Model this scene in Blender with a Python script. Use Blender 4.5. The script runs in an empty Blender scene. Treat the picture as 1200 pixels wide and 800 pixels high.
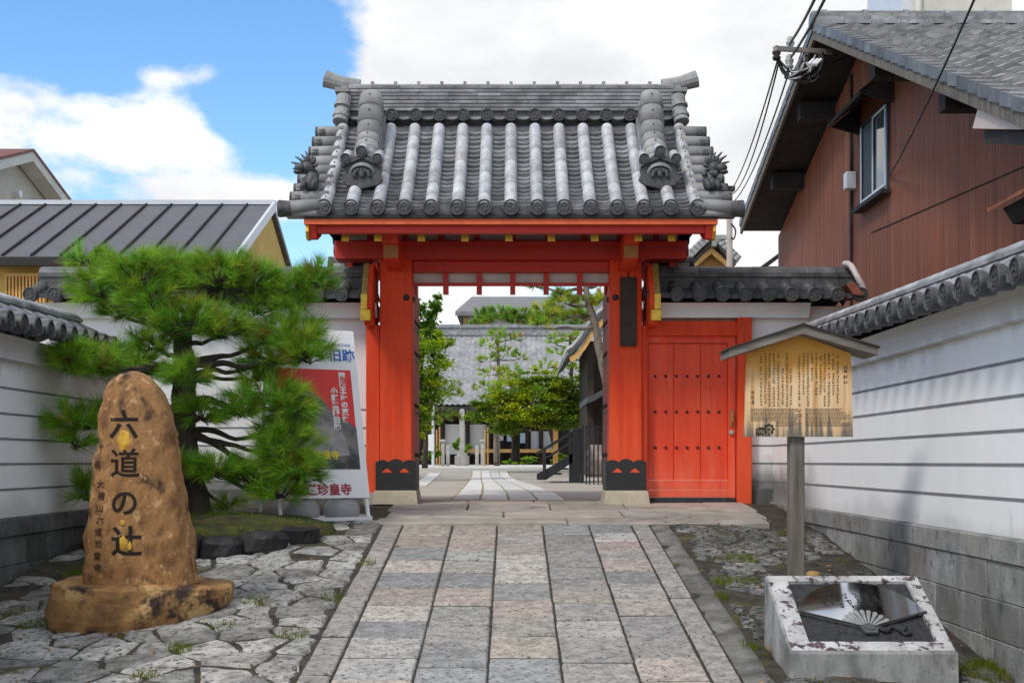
import bpy, bmesh, math, random
from mathutils import Vector, Matrix, noise
from mathutils.bvhtree import BVHTree
R = math.radians
random.seed(7)
SC = bpy.context.scene
COL = SC.collection

# ------------------------------------------------------------------ camera
cam_d = bpy.data.cameras.new('camera'); CAM = bpy.data.objects.new('camera', cam_d); COL.objects.link(CAM)
CZ = 0.461
CAM.location = (0, 0, CZ); CAM.rotation_euler = (R(90), 0, 0)
cam_d.lens = 45; cam_d.sensor_width = 36; cam_d.sensor_fit = 'HORIZONTAL'
cam_d.shift_y = 141 / 1200
cam_d.clip_start = 0.1; cam_d.clip_end = 3000
SC.camera = CAM

# ------------------------------------------------------------------ sun, sky, exposure
SUN_DIR = Vector((-0.55, -0.62, 0.90)).normalized()          # towards the sun
sun_d = bpy.data.lights.new('sun', 'SUN'); sun_d.energy = 1.5; sun_d.angle = R(11); sun_d.color = (1.0, 0.95, 0.87)
SUN = bpy.data.objects.new('sun', sun_d); COL.objects.link(SUN)
SUN.rotation_euler = SUN_DIR.to_track_quat('Z', 'Y').to_euler(); SUN.location = (-20, -20, 40)
SC.view_settings.view_transform = 'Standard'; SC.view_settings.look = 'None'
SC.view_settings.gamma = 1.0; SC.view_settings.use_curve_mapping = False
SC.view_settings.exposure = 0.50
W = bpy.data.worlds.new('World'); SC.world = W; W.use_nodes = True
def build_sky():
    nt = W.node_tree; N = nt.nodes; L = nt.links; N.clear()
    out = N.new('ShaderNodeOutputWorld'); bg = N.new('ShaderNodeBackground'); bg.inputs[1].default_value = 0.1
    L.new(bg.outputs[0], out.inputs[0])
    sky = N.new('ShaderNodeTexSky'); sky.sky_type = 'NISHITA'; sky.sun_disc = False
    sky.sun_elevation = math.asin(SUN_DIR.z); sky.sun_rotation = math.atan2(SUN_DIR.x, SUN_DIR.y)
    sky.air_density = 1.0; sky.dust_density = 0.4; sky.ozone_density = 2.0
    hs = N.new('ShaderNodeHueSaturation'); hs.inputs['Saturation'].default_value = 1.22; hs.inputs['Value'].default_value = 1.6
    L.new(sky.outputs[0], hs.inputs['Color'])
    tc = N.new('ShaderNodeTexCoord'); dirv = tc.outputs['Generated']
    def math_(op, a, b=None, clamp=False):
        m = N.new('ShaderNodeMath'); m.operation = op; m.use_clamp = clamp
        for i, v in enumerate((a, b)):
            if v is None: continue
            if isinstance(v, (int, float)): m.inputs[i].default_value = v
            else: L.new(v, m.inputs[i])
        return m.outputs[0]
    def noise_(scale, detail, rough, off=(0, 0, 0), sc=(1, 1, 1)):
        mp = N.new('ShaderNodeMapping'); mp.inputs['Location'].default_value = off; mp.inputs['Scale'].default_value = sc
        L.new(dirv, mp.inputs[0])
        n = N.new('ShaderNodeTexNoise'); n.inputs['Scale'].default_value = scale; n.inputs['Detail'].default_value = detail
        n.inputs['Roughness'].default_value = rough
        L.new(mp.outputs[0], n.inputs[0]); return n.outputs[0]
    n1 = noise_(8.0, 10, .60, (3.1, 0, 1.7), (1, 1, 1.7))
    # broad banks of cloud: soft ellipses on the sphere of directions (centre, radii in direction units, weight)
    blobs = [((.10, 1, .34), (.26, .20), .62), ((-.085, 1, .36), (.13, .10), .22), ((.34, 1, .30), (.26, .26), .5), ((.16, 1, .20), (.10, .09), .32), ((-.02, 1, .30), (.12, .12), .3),
             ((-.35, 1, .268), (.13, .036), .33), ((-.42, 1, .285), (.08, .04), .12), ((-.26, 1, .245), (.07, .020), .20), ((-.262, 1, .306), (.05, .012), .22), ((-.19, 1, .205), (.15, .018), .38),
             ((-.07, 1, .135), (.09, .04), .40), ((.21, 1, .155), (.10, .05), .5), ((-.262, 1, .338), (.022, .014), .28), ((-.232, 1, .318), (.022, .024), .30),
             ((-.19, 1, .31), (.06, .055), -.32), ((-.34, 1, .365), (.20, .055), -.34), ((-.02, 1, .165), (.05, .02), -.25), ((.165, 1, .20), (.022, .018), -.7), ((-.175, 1, .265), (.06, .035), -.45), ((-.15, 1, .32), (.05, .05), -.2)]
    tot = None
    for c, r, w in blobs:
        c = Vector(c).normalized()
        mp = N.new('ShaderNodeMapping'); mp.vector_type = 'POINT'
        mp.inputs['Scale'].default_value = (1 / r[0], .5, 1 / r[1])
        mp.inputs['Location'].default_value = (-c.x / r[0], -c.y * .5, -c.z / r[1])
        L.new(dirv, mp.inputs[0])
        ln = N.new('ShaderNodeVectorMath'); ln.operation = 'LENGTH'; L.new(mp.outputs[0], ln.inputs[0])
        mr = N.new('ShaderNodeMapRange'); mr.interpolation_type = 'SMOOTHSTEP'
        mr.inputs['From Min'].default_value = 1.35; mr.inputs['From Max'].default_value = .25
        mr.inputs['To Min'].default_value = 0; mr.inputs['To Max'].default_value = w
        L.new(ln.outputs['Value'], mr.inputs[0])
        tot = mr.outputs[0] if tot is None else math_('ADD', tot, mr.outputs[0])
    # overhead and behind: broken cloud everywhere
    sep = N.new('ShaderNodeSeparateXYZ'); L.new(dirv, sep.inputs[0])
    up = N.new('ShaderNodeMapRange'); up.inputs['From Min'].default_value = .40; up.inputs['From Max'].default_value = .55
    up.inputs['To Min'].default_value = 0; up.inputs['To Max'].default_value = .35; up.interpolation_type = 'SMOOTHSTEP'; L.new(sep.outputs[2], up.inputs[0])
    bk = N.new('ShaderNodeMapRange'); bk.inputs['From Min'].default_value = .3; bk.inputs['From Max'].default_value = -.3
    bk.inputs['To Min'].default_value = 0; bk.inputs['To Max'].default_value = .28; L.new(sep.outputs[1], bk.inputs[0])
    tot = math_('ADD', tot, math_('MAXIMUM', up.outputs[0], bk.outputs[0]))
    s = math_('ADD', math_('MULTIPLY_ADD', n1, 1.5) if False else math_('SUBTRACT', math_('MULTIPLY', n1, 1.5), .25), tot)
    mr = N.new('ShaderNodeMapRange'); mr.interpolation_type = 'SMOOTHSTEP'
    mr.inputs['From Min'].default_value = .60; mr.inputs['From Max'].default_value = .92; L.new(s, mr.inputs[0])
    n2 = noise_(4.5, 7, .55, (7.7, 2, 5), (1, 1, 2.2))
    cr = N.new('ShaderNodeValToRGB'); e = cr.color_ramp.elements
    e[0].position = .36; e[0].color = (5.9, 6.0, 6.2, 1); e[1].position = .60; e[1].color = (8.0, 7.95, 7.85, 1)
    L.new(n2, cr.inputs[0])
    mx = N.new('ShaderNodeMixRGB'); L.new(mr.outputs[0], mx.inputs[0]); L.new(hs.outputs[0], mx.inputs[1]); L.new(cr.outputs[0], mx.inputs[2])
    L.new(mx.outputs[0], bg.inputs[0])
build_sky()

# ------------------------------------------------------------------ materials
def mat(name, c1, c2=None, scale=4, rough=.75, bump=0.0, bscale=40, metal=0, stretch=(1, 1, 1), attr=False, lo=.35, hi=.65,
        spots=None, spscale=30, spth=(.6, .7), detail=6, bstretch=None, spec=.4, spots2=None, sp2scale=3, sp2th=(.55, .7), wave=None, trans=0):
    m = bpy.data.materials.new(name); m.use_nodes = True
    nt = m.node_tree; N = nt.nodes; L = nt.links; b = N['Principled BSDF']
    b.inputs['Roughness'].default_value = rough; b.inputs['Metallic'].default_value = metal
    b.inputs['Specular IOR Level'].default_value = spec
    tc = N.new('ShaderNodeTexCoord')
    def nz(scale, st, det=detail, rg=.6):
        mp = N.new('ShaderNodeMapping'); mp.inputs['Scale'].default_value = st; L.new(tc.outputs['Object'], mp.inputs[0])
        n = N.new('ShaderNodeTexNoise'); n.inputs['Scale'].default_value = scale; n.inputs['Detail'].default_value = det
        n.inputs['Roughness'].default_value = rg; L.new(mp.outputs[0], n.inputs[0]); return n.outputs[0]
    c2 = c2 or tuple(x * .75 for x in c1)
    cr = N.new('ShaderNodeValToRGB'); e = cr.color_ramp.elements
    e[0].position = lo; e[0].color = (*c2, 1); e[1].position = hi; e[1].color = (*c1, 1)
    L.new(nz(scale, stretch), cr.inputs[0]); col = cr.outputs[0]
    if attr:
        at = N.new('ShaderNodeAttribute'); at.attribute_name = 'tone'
        mx = N.new('ShaderNodeMixRGB'); mx.blend_type = 'MULTIPLY'; mx.inputs[0].default_value = 1
        L.new(col, mx.inputs[1]); L.new(at.outputs[0], mx.inputs[2]); col = mx.outputs[0]
    for sp, ss, th in ((spots, spscale, spth), (spots2, sp2scale, sp2th)):
        if sp:
            mr = N.new('ShaderNodeMapRange'); mr.interpolation_type = 'SMOOTHSTEP'
            mr.inputs['From Min'].default_value = th[0]; mr.inputs['From Max'].default_value = th[1]
            L.new(nz(ss, stretch, 4, .65), mr.inputs[0])
            mx = N.new('ShaderNodeMixRGB'); L.new(mr.outputs[0], mx.inputs[0]); L.new(col, mx.inputs[1]); mx.inputs[2].default_value = (*sp, 1); col = mx.outputs[0]
    L.new(col, b.inputs['Base Color'])
    if trans:
        tl = N.new('ShaderNodeBsdfTranslucent'); L.new(col, tl.inputs[0]); mxs = N.new('ShaderNodeMixShader'); mxs.inputs[0].default_value = trans
        L.new(b.outputs[0], mxs.inputs[1]); L.new(tl.outputs[0], mxs.inputs[2]); L.new(mxs.outputs[0], N['Material Output'].inputs[0])
    h = None
    if bump: h = nz(bscale, bstretch or stretch, 8, .65)
    if wave:                                             # (axis, scale, height): corrugation
        wv = N.new('ShaderNodeTexWave'); wv.bands_direction = wave[0]; wv.inputs['Scale'].default_value = wave[1]; L.new(tc.outputs['Object'], wv.inputs[0])
        bw = N.new('ShaderNodeBump'); bw.inputs['Strength'].default_value = 1; bw.inputs['Distance'].default_value = wave[2]; L.new(wv.outputs[1], bw.inputs['Height'])
    if h is not None:
        bp = N.new('ShaderNodeBump'); bp.inputs['Strength'].default_value = min(1, bump * 2); bp.inputs['Distance'].default_value = .02 * max(bump, .2)
        L.new(h, bp.inputs['Height'])
        if wave: L.new(bw.outputs[0], bp.inputs['Normal'])
        L.new(bp.outputs[0], b.inputs['Normal'])
    elif wave: L.new(bw.outputs[0], b.inputs['Normal'])
    return m
M = {}
def dm(k, *a, **kw): M[k] = mat(k, *a, **kw); return M[k]
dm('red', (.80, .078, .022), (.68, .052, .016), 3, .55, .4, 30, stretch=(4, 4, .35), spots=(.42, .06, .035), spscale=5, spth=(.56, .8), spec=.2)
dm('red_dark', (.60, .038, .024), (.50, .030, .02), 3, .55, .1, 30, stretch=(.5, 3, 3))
dm('red_door', (.84, .078, .022), (.72, .052, .016), 2.2, .5, .3, 25, stretch=(5, 5, .6), spots=(.80, .17, .09), spscale=2.0, spth=(.56, .78))
dm('pink_red', (.44, .10, .085), (.34, .075, .06), 4, .65, .1, 40)
dm('orange', (.85, .16, .045), (.75, .12, .04), 5, .5, .05)
dm('gold', (.80, .50, .05), (.62, .36, .04), 12, .4, .05, 30, metal=.25)
dm('gold_worn', (.40, .27, .07), (.24, .16, .05), 25, .6, .2, 60)
dm('gold_dull', (.36, .17, .03), (.30, .10, .03), 8, .6)
dm('iron', (.018, .018, .02), (.03, .028, .028), 9, .55, .15, 60)
dm('plaster', (.84, .83, .815), (.75, .74, .73), 1.6, .9, .05, 60, spots=(.52, .50, .47), spscale=4, spth=(.60, .88), stretch=(1, 1, .3))
dm('plaster_side', (.88, .875, .86), (.80, .795, .785), 1.2, .9, .05, 60, spots=(.52, .50, .48), spscale=4, spth=(.60, .90), stretch=(1, 1, .28))
dm('soffit', (.62, .58, .55), (.52, .48, .45), 4, .9)
dm('stripe', (.22, .23, .24), (.17, .18, .19), 6, .9)
dm('tile', (.33, .335, .345), (.16, .162, .168), 5, .42, .10, 45, spots=(.08, .08, .082), spscale=14, spth=(.56, .80), attr=True, spec=.5)
dm('tile_light', (.56, .57, .595), (.34, .347, .36), 6, .45, .08, 45, spots=(.13, .13, .13), spscale=12, spth=(.58, .82), attr=True, spec=.5)
dm('tile_dark', (.105, .107, .112), (.05, .051, .054), 6, .5, .12, 45, spots=(.24, .24, .235), spscale=9, spth=(.60, .85), attr=True)
dm('tile_grey', (.36, .355, .35), (.22, .22, .22), 4, .6, .10, 45, attr=True)
dm('disc', (.095, .095, .098), (.045, .045, .047), 20, .5, .15, 60)
dm('granite', (.48, .46, .43), (.34, .32, .29), 5, .85, .25, 60, spots=(.10, .10, .10), spscale=70, spth=(.58, .70))
dm('granite_base', (.50, .44, .33), (.38, .33, .25), 5, .85, .25, 60, spots=(.16, .14, .11), spscale=70, spth=(.58, .72))
dm('slab', (.60, .575, .54), (.33, .315, .30), 12, .8, .8, 45, attr=True, spots=(.10, .095, .09), spscale=34, spth=(.535, .66), spots2=(.20, .185, .16), sp2scale=3.2, sp2th=(.56, .80), detail=10)
dm('platform', (.43, .39, .335), (.26, .235, .205), 3, .8, .25, 50, attr=True, spots=(.12, .10, .08), spscale=40, spth=(.60, .74), spots2=(.12, .09, .07), sp2scale=1.6, sp2th=(.58, .78))
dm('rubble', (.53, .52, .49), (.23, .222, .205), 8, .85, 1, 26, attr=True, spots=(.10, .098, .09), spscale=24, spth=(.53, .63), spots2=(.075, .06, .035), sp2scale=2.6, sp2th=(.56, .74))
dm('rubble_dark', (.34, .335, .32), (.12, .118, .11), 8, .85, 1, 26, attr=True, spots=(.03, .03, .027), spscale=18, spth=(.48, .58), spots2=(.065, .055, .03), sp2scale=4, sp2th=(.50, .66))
dm('soil', (.075, .062, .045), (.025, .023, .02), 8, .95, .7, 30, spots=(.085, .085, .015), spscale=2.6, spth=(.56, .70), spots2=(.12, .085, .05), sp2scale=11, sp2th=(.62, .72))
dm('moss', (.07, .075, .010), (.022, .024, .010), 9, .95, .9, 40, spots=(.11, .075, .03), spscale=4, spth=(.55, .7))
dm('gutter', (.24, .235, .215), (.10, .098, .088), 5, .9, .7, 30, spots=(.06, .055, .04), spscale=14, spth=(.58, .72))
dm('ground', (.26, .245, .22), (.20, .19, .17), 2, .95, .3, 20)
dm('court', (.46, .41, .35), (.36, .32, .275), 1.2, .95, .2, 40, stretch=(.4, 1.5, 1))
dm('court_pale', (.64, .61, .57), (.52, .49, .45), 2, .9, .2, 40)
dm('court_slab', (.72, .70, .67), (.60, .58, .55), 3, .85, .2, 40, attr=True)
dm('ocher_joint', (.40, .29, .10), (.30, .24, .10), 5, .9)
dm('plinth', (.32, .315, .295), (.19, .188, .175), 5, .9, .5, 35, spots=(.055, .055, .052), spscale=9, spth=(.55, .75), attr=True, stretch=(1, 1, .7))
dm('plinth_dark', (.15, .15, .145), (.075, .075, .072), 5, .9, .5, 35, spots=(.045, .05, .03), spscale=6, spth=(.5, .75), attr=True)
dm('stele', (.48, .25, .09), (.17, .078, .03), 5, .8, 1, 15, spots=(.04, .02, .014), spscale=5, spth=(.48, .70), spots2=(.50, .30, .14), sp2scale=17, sp2th=(.56, .68), stretch=(1, 1, .7), detail=14, lo=.38, hi=.60)
dm('boulder', (.48, .26, .09), (.18, .085, .035), 4.0, .75, 1, 20, spots=(.05, .026, .022), spscale=2.6, spth=(.50, .62), spots2=(.58, .36, .15), sp2scale=3.6, sp2th=(.57, .66), detail=14)
dm('carved', (.020, .013, .010), (.012, .008, .006), 20, .9)
dm('carved_faint', (.085, .042, .022), (.04, .02, .012), 20, .9)
dm('gold_leaf', (.72, .42, .03), (.42, .22, .03), 14, .6, .3, 50)
dm('ink', (.02, .018, .016), (.03, .025, .02), 20, .8)
dm('ink_brown', (.10, .07, .045), (.05, .035, .022), 20, .8)
dm('ink_faded', (.15, .10, .06), (.08, .06, .04), 20, .8)
dm('wood_board', (.86, .62, .37), (.70, .45, .22), 3, .7, .15, 30, stretch=(7, 7, .45), spots=(.46, .20, .028), spscale=1.1, spth=(.5, .68), spots2=(.24, .20, .16), sp2scale=1.7, sp2th=(.58, .75))
dm('wood_grey', (.22, .195, .165), (.11, .095, .08), 3, .85, .4, 25, stretch=(8, 8, .5))
dm('wood_roof', (.24, .21, .18), (.12, .10, .085), 4, .85, .3, 25, stretch=(.6, 5, 5))
dm('wood_warm', (.52, .30, .10), (.38, .20, .07), 4, .7, .2, 25)
dm('wood_yellow', (.75, .45, .15), (.60, .34, .11), 4, .7)
dm('wood_dark', (.05, .032, .022), (.03, .02, .015), 6, .7, .2)
dm('rust', (.46, .135, .052), (.17, .045, .022), 2.4, .6, .1, 40, stretch=(10, 12, .22), spots=(.07, .028, .022), spscale=1.6, spth=(.55, .80), lo=.30, hi=.70, wave=('Y', 11, .018))
dm('soot', (.035, .03, .028), (.02, .018, .018), 5, .8, .3, 20)
dm('frame_wh', (.62, .65, .70), (.55, .58, .62), 5, .4)
dm('white', (.82, .82, .82), (.76, .76, .77), 5, .5)
dm('banner', (.84, .84, .85), (.80, .80, .82), 2, .35)
dm('banner_red', (.78, .035, .02), (.70, .03, .02), 2, .35)
dm('banner_photo', (.20, .185, .17), (.035, .033, .032), 5, .35, lo=.4, hi=.6)
dm('statue_grey', (.36, .345, .34), (.15, .145, .145), 6, .4)
dm('blue', (.02, .12, .52), None, 5, .4)
dm('crimson', (.42, .012, .03), None, 5, .4)
dm('yellow', (.82, .66, .02), None, 5, .4)
dm('weight', (.34, .345, .35), (.27, .272, .276), 6, .45, .05)
dm('metal_roof', (.105, .105, .115), (.085, .085, .095), 3, .45, .02)
dm('yellow_wall', (.66, .44, .13), (.58, .38, .11), 2, .9, .1)
dm('cream_wall', (.56, .52, .45), (.48, .44, .38), 2, .9, .15)
dm('redroof', (.22, .08, .06), (.16, .06, .05), 6, .7)
dm('concrete', (.66, .64, .58), (.54, .52, .47), 2, .9, .1)
dm('bark', (.085, .068, .055), (.035, .028, .024), 9, .95, 1, 18, stretch=(1, 1, .4))
dm('bark_pale', (.26, .22, .18), (.12, .10, .085), 12, .95, 1, 14, stretch=(1, 1, .5))
dm('needle', (.155, .31, .028), (.10, .22, .022), 1.5, .5, attr=True, spec=.3, trans=.4)
dm('needle_far', (.19, .34, .045), (.13, .25, .035), 1.5, .6, attr=True, spec=.3, trans=.4)
dm('leaf', (.26, .40, .03), (.18, .29, .022), 1.2, .55, attr=True, spec=.3, trans=.5)
dm('black_iron', (.018, .02, .024), (.028, .03, .036), 6, .45)
dm('cable', (.02, .02, .022), None, 5, .5)
dm('porcelain', (.5, .5, .5), (.25, .25, .26), 20, .3)
dm('pole', (.40, .34, .31), (.33, .28, .25), 6, .8)
dm('copper', (.30, .09, .06), (.2, .06, .04), 6, .6)
dm('pipe', (.62, .55, .56), (.5, .44, .45), 6, .5)
dm('cover_plate', (.60, .50, .46), (.50, .42, .39), 3, .6)
dm('paper', (.55, .68, .80), (.35, .45, .6), 9, .7)
dm('lichen_granite', (.60, .595, .59), (.36, .355, .35), 7, .9, .35, 50, spots=(.085, .055, .062), spscale=15, spth=(.52, .60), spots2=(.14, .135, .13), sp2scale=55, sp2th=(.6, .7))
dm('block_side', (.40, .40, .39), (.17, .17, .167), 6, .9, .35, 50, spots=(.12, .12, .117), spscale=60, spth=(.58, .7), spots2=(.085, .08, .075), sp2scale=3.2, sp2th=(.55, .75), stretch=(1, 1, .6))
dm('slate_rough', (.055, .055, .058), (.022, .022, .024), 30, .6, 1, 45)
dm('rock_black', (.025, .024, .026), (.012, .012, .014), 6, .6, .8, 9)
m = dm('mirror', (.80, .80, .80), (.74, .74, .75), 3, .06, metal=1)
m = dm('glass', (.10, .12, .14), (.05, .06, .07), 1.5, .05, spec=1)
dm('etched', (.10, .10, .10), None, 5, .7)
dm('fan_rib', (.32, .32, .32), (.2, .2, .2), 12, .5)

def grime(m, z0, z1, col, amp=1.2, sc=1.5, st=(1, 1, 1), strength=.9, yr=None):
    """stain that climbs unevenly from z0 (full) to z1 (none), in the object's own coordinates"""
    nt = m.node_tree; N = nt.nodes; L = nt.links; b = N['Principled BSDF']; src = b.inputs['Base Color'].links[0].from_socket
    tc = N.new('ShaderNodeTexCoord'); sp = N.new('ShaderNodeSeparateXYZ'); L.new(tc.outputs['Object'], sp.inputs[0])
    mp = N.new('ShaderNodeMapping'); mp.inputs['Scale'].default_value = st; L.new(tc.outputs['Object'], mp.inputs[0])
    n = N.new('ShaderNodeTexNoise'); n.inputs['Scale'].default_value = sc; n.inputs['Detail'].default_value = 8; n.inputs['Roughness'].default_value = .65; L.new(mp.outputs[0], n.inputs[0])
    mr = N.new('ShaderNodeMapRange'); mr.inputs['From Min'].default_value = z1; mr.inputs['From Max'].default_value = z0; mr.clamp = False; L.new(sp.outputs[2], mr.inputs[0])
    a = N.new('ShaderNodeMath'); a.operation = 'MULTIPLY_ADD'; L.new(n.outputs[0], a.inputs[0]); a.inputs[1].default_value = amp; L.new(mr.outputs[0], a.inputs[2])
    q = N.new('ShaderNodeMapRange'); q.interpolation_type = 'SMOOTHSTEP'; q.inputs['From Min'].default_value = amp * .5 + .15; q.inputs['From Max'].default_value = amp * .5 + .95; q.inputs['To Max'].default_value = strength; L.new(a.outputs[0], q.inputs[0])
    if yr:
        ym = N.new('ShaderNodeMapRange'); ym.interpolation_type = 'SMOOTHSTEP'; ym.inputs['From Min'].default_value = yr[0]; ym.inputs['From Max'].default_value = yr[1]; ym.inputs['To Max'].default_value = strength; L.new(sp.outputs[1], ym.inputs[0]); L.new(ym.outputs[0], q.inputs['To Max'])
    mx = N.new('ShaderNodeMixRGB'); L.new(q.outputs[0], mx.inputs[0]); L.new(src, mx.inputs[1]); mx.inputs[2].default_value = (*col, 1); L.new(mx.outputs[0], b.inputs['Base Color'])
grime(M['plaster'], .12, .62, (.16, .155, .15), 2.4, .9)
grime(M['plaster_side'], .70, 1.15, (.13, .125, .13), 2.0, .9, (1, 1, 1), .9, (3.2, 4.6))
grime(M['plaster_side'], .60, .80, (.40, .39, .37), 2.6, .8, (1, 1, 1), .45)
grime(M['plaster_side'], 1.93, 1.72, (.42, .39, .36), 2.2, 3.0, (1, 1, .5), .6)
grime(M['red_door'], .0, .75, (.88, .20, .11), 2.0, 2.2, (2, 2, .5), .55)
grime(M['red'], .35, 1.3, (.86, .13, .05), 2.0, 2.0, (3, 3, .4), .5)

# ------------------------------------------------------------------ mesh building
class MB:
    def __init__(s): s.v = []; s.f = []; s.t = []; s.tone = (1, 1, 1); s.smooth = False
    def face(s, idx): s.f.append(tuple(idx)); s.t.append(s.tone)
    def poly(s, pts):
        n = len(s.v); s.v += [tuple(p) for p in pts]; s.face(range(n, n + len(pts)))
    def hexa(s, p):                                      # 8 corners: bottom 4 loop, top 4 loop
        n = len(s.v); s.v += [tuple(q) for q in p]
        for q in ((0, 3, 2, 1), (4, 5, 6, 7), (0, 1, 5, 4), (1, 2, 6, 5), (2, 3, 7, 6), (3, 0, 4, 7)): s.face([n + i for i in q])
    def box(s, x0, x1, y0, y1, z0, z1):
        s.hexa([(x0, y0, z0), (x1, y0, z0), (x1, y1, z0), (x0, y1, z0), (x0, y0, z1), (x1, y0, z1), (x1, y1, z1), (x0, y1, z1)])
    def cbox(s, x0, x1, y0, y1, z0, z1, b=.01):         # chamfered box (all vertical and top edges)
        def ring(i, z): return [(x0 + i, y0, z), (x1 - i, y0, z), (x1, y0 + i, z), (x1, y1 - i, z), (x1 - i, y1, z), (x0 + i, y1, z), (x0, y1 - i, z), (x0, y0 + i, z)]
        r0 = ring(b, z0); r1 = ring(b, z1 - b)
        r2 = [(min(max(p[0], x0 + b), x1 - b), min(max(p[1], y0 + b), y1 - b), z1) for p in ring(b, z1)]
        n = len(s.v); s.v += r0 + r1 + r2
        for k in (0, 8):
            for i in range(8): s.face((n + k + i, n + k + (i + 1) % 8, n + k + 8 + (i + 1) % 8, n + k + 8 + i))
        s.face([n + 16 + i for i in range(8)]); s.face([n + 7 - i for i in range(8)])
    def beam(s, a, b, w, h, up=(0, 0, 1)):               # bar from a to b
        a = Vector(a); b = Vector(b); d = (b - a).normalized(); up = Vector(up)
        if abs(d.dot(up)) > .98: up = Vector((0, 1, 0))
        x = d.cross(up).normalized() * w / 2; z = x.cross(d).normalized() * h / 2
        s.hexa([a - x - z, a + x - z, b + x - z, b - x - z, a - x + z, a + x + z, b + x + z, b - x + z])
    def tube(s, pts, rad, n=8, cap=True):
        pts = [Vector(p) for p in pts]; rad = rad if isinstance(rad, (list, tuple)) else [rad] * len(pts)
        base = len(s.v); ref = None
        for i, p in enumerate(pts):
            d = (pts[min(i + 1, len(pts) - 1)] - pts[max(i - 1, 0)]); d = d.normalized() if d.length > 1e-9 else Vector((0, 0, 1))
            if ref is None: ref = Vector((0, 0, 1)) if abs(d.z) < .9 else Vector((0, 1, 0))
            x = d.cross(ref)
            if x.length < 1e-4: x = d.orthogonal()
            x.normalize(); y = x.cross(d).normalized()
            ref = y
            for k in range(n):
                a = 2 * math.pi * k / n
                s.v.append(tuple(p + (x * math.cos(a) + y * math.sin(a)) * rad[i]))
        for i in range(len(pts) - 1):
            for k in range(n):
                s.face((base + i * n + k, base + i * n + (k + 1) % n, base + (i + 1) * n + (k + 1) % n, base + (i + 1) * n + k))
        if cap:
            s.face([base + n - 1 - k for k in range(n)]); s.face([base + (len(pts) - 1) * n + k for k in range(n)])
    def loft(s, rings, closed=True, cap=True):
        n = len(rings[0]); base = len(s.v)
        for r in rings: s.v += [tuple(p) for p in r]
        for i in range(len(rings) - 1):
            for k in range(n if closed else n - 1):
                s.face((base + i * n + k, base + i * n + (k + 1) % n, base + (i + 1) * n + (k + 1) % n, base + (i + 1) * n + k))
        if cap and closed:
            s.face([base + n - 1 - k for k in range(n)]); s.face([base + (len(rings) - 1) * n + k for k in range(n)])
    def prism(s, outline, off):                          # extrude a planar outline by vector off
        off = Vector(off); a = [Vector(p) for p in outline]; n = len(a); base = len(s.v)
        s.v += [tuple(p) for p in a] + [tuple(p + off) for p in a]
        s.face(range(base, base + n)); s.face([base + 2 * n - 1 - i for i in range(n)])
        for i in range(n): s.face((base + i, base + (i + 1) % n, base + n + (i + 1) % n, base + n + i))
    def ball(s, c, r, seg=10, rot=None):
        c = Vector(c); r = r if isinstance(r, (tuple, list)) else (r, r, r); rings = []
        for i in range(1, seg // 2 + 2):
            ph = math.pi * i / (seg // 2 + 2); ring = []
            for k in range(seg):
                a = 2 * math.pi * k / seg
                p = Vector((r[0] * math.sin(ph) * math.cos(a), r[1] * math.sin(ph) * math.sin(a), r[2] * math.cos(ph)))
                if rot: p = rot @ p
                ring.append(c + p)
            rings.append(ring)
        s.loft(rings)
    def build(s, name, material, parent=None, smooth=None, recalc=True):
        off = Vector(ROOTS.get(parent.name, (0, 0, 0))) if parent else Vector((0, 0, 0))
        me = bpy.data.meshes.new(name)
        me.from_pydata([(x - off.x, y - off.y, z - off.z) for x, y, z in s.v], [], s.f)
        at = me.color_attributes.new('tone', 'FLOAT_COLOR', 'CORNER')
        buf = []
        for p in me.polygons: buf += [c for _ in range(p.loop_total) for c in (*s.t[p.index], 1.0)]
        at.data.foreach_set('color', buf)
        if recalc:
            bm = bmesh.new(); bm.from_mesh(me); bmesh.ops.recalc_face_normals(bm, faces=bm.faces); bm.to_mesh(me); bm.free()
        me.materials.append(material if not isinstance(material, str) else M[material])
        if smooth if smooth is not None else s.smooth: me.polygons.foreach_set('use_smooth', [True] * len(me.polygons))
        me.update()
        o = bpy.data.objects.new(name, me); COL.objects.link(o)
        if parent: o.parent = parent; ROOTS[o.name] = tuple(off)
        return o
ROOTS = {}
def tag(o, label=None, cat=None, group=None, kind=None):
    if label: o['label'] = label
    if cat: o['category'] = cat
    if group: o['group'] = group
    if kind: o['kind'] = kind
    return o
def thing(name, label, cat, loc, group=None):
    o = bpy.data.objects.new(name, None); COL.objects.link(o); o.location = loc; o.empty_display_size = .2
    ROOTS[o.name] = tuple(loc); return tag(o, label, cat, group)
def struct(name, mb, m, smooth=False, kind='structure'): return tag(mb.build(name, m, None, smooth), kind=kind)
def solo(name, mb, m, label, cat, group=None, smooth=False, kind=None):
    """a thing that is one mesh; its origin goes to its base centre"""
    xs = [p[0] for p in mb.v]; ys = [p[1] for p in mb.v]; z = min(p[2] for p in mb.v)
    c = ((min(xs) + max(xs)) / 2, (min(ys) + max(ys)) / 2, z)
    mb.v = [(p[0] - c[0], p[1] - c[1], p[2] - c[2]) for p in mb.v]
    o = mb.build(name, m, None, smooth); o.location = c; return tag(o, label, cat, group, kind)
def inst(o, parent, matrix):
    c = o.copy(); COL.objects.link(c); c.parent = parent
    c.matrix_local = Matrix.Translation(-Vector(ROOTS.get(parent.name, (0, 0, 0)))) @ matrix; return c
def crinkle(o, amp, scale, seed=0):
    for v in o.data.vertices:
        d = noise.noise_vector(v.co * scale + Vector((seed, seed * 1.7, 3))) * amp + noise.noise_vector(v.co * scale * 3.1 + Vector((seed, 0, 9))) * amp * .4
        v.co += d
_dg = None
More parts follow.
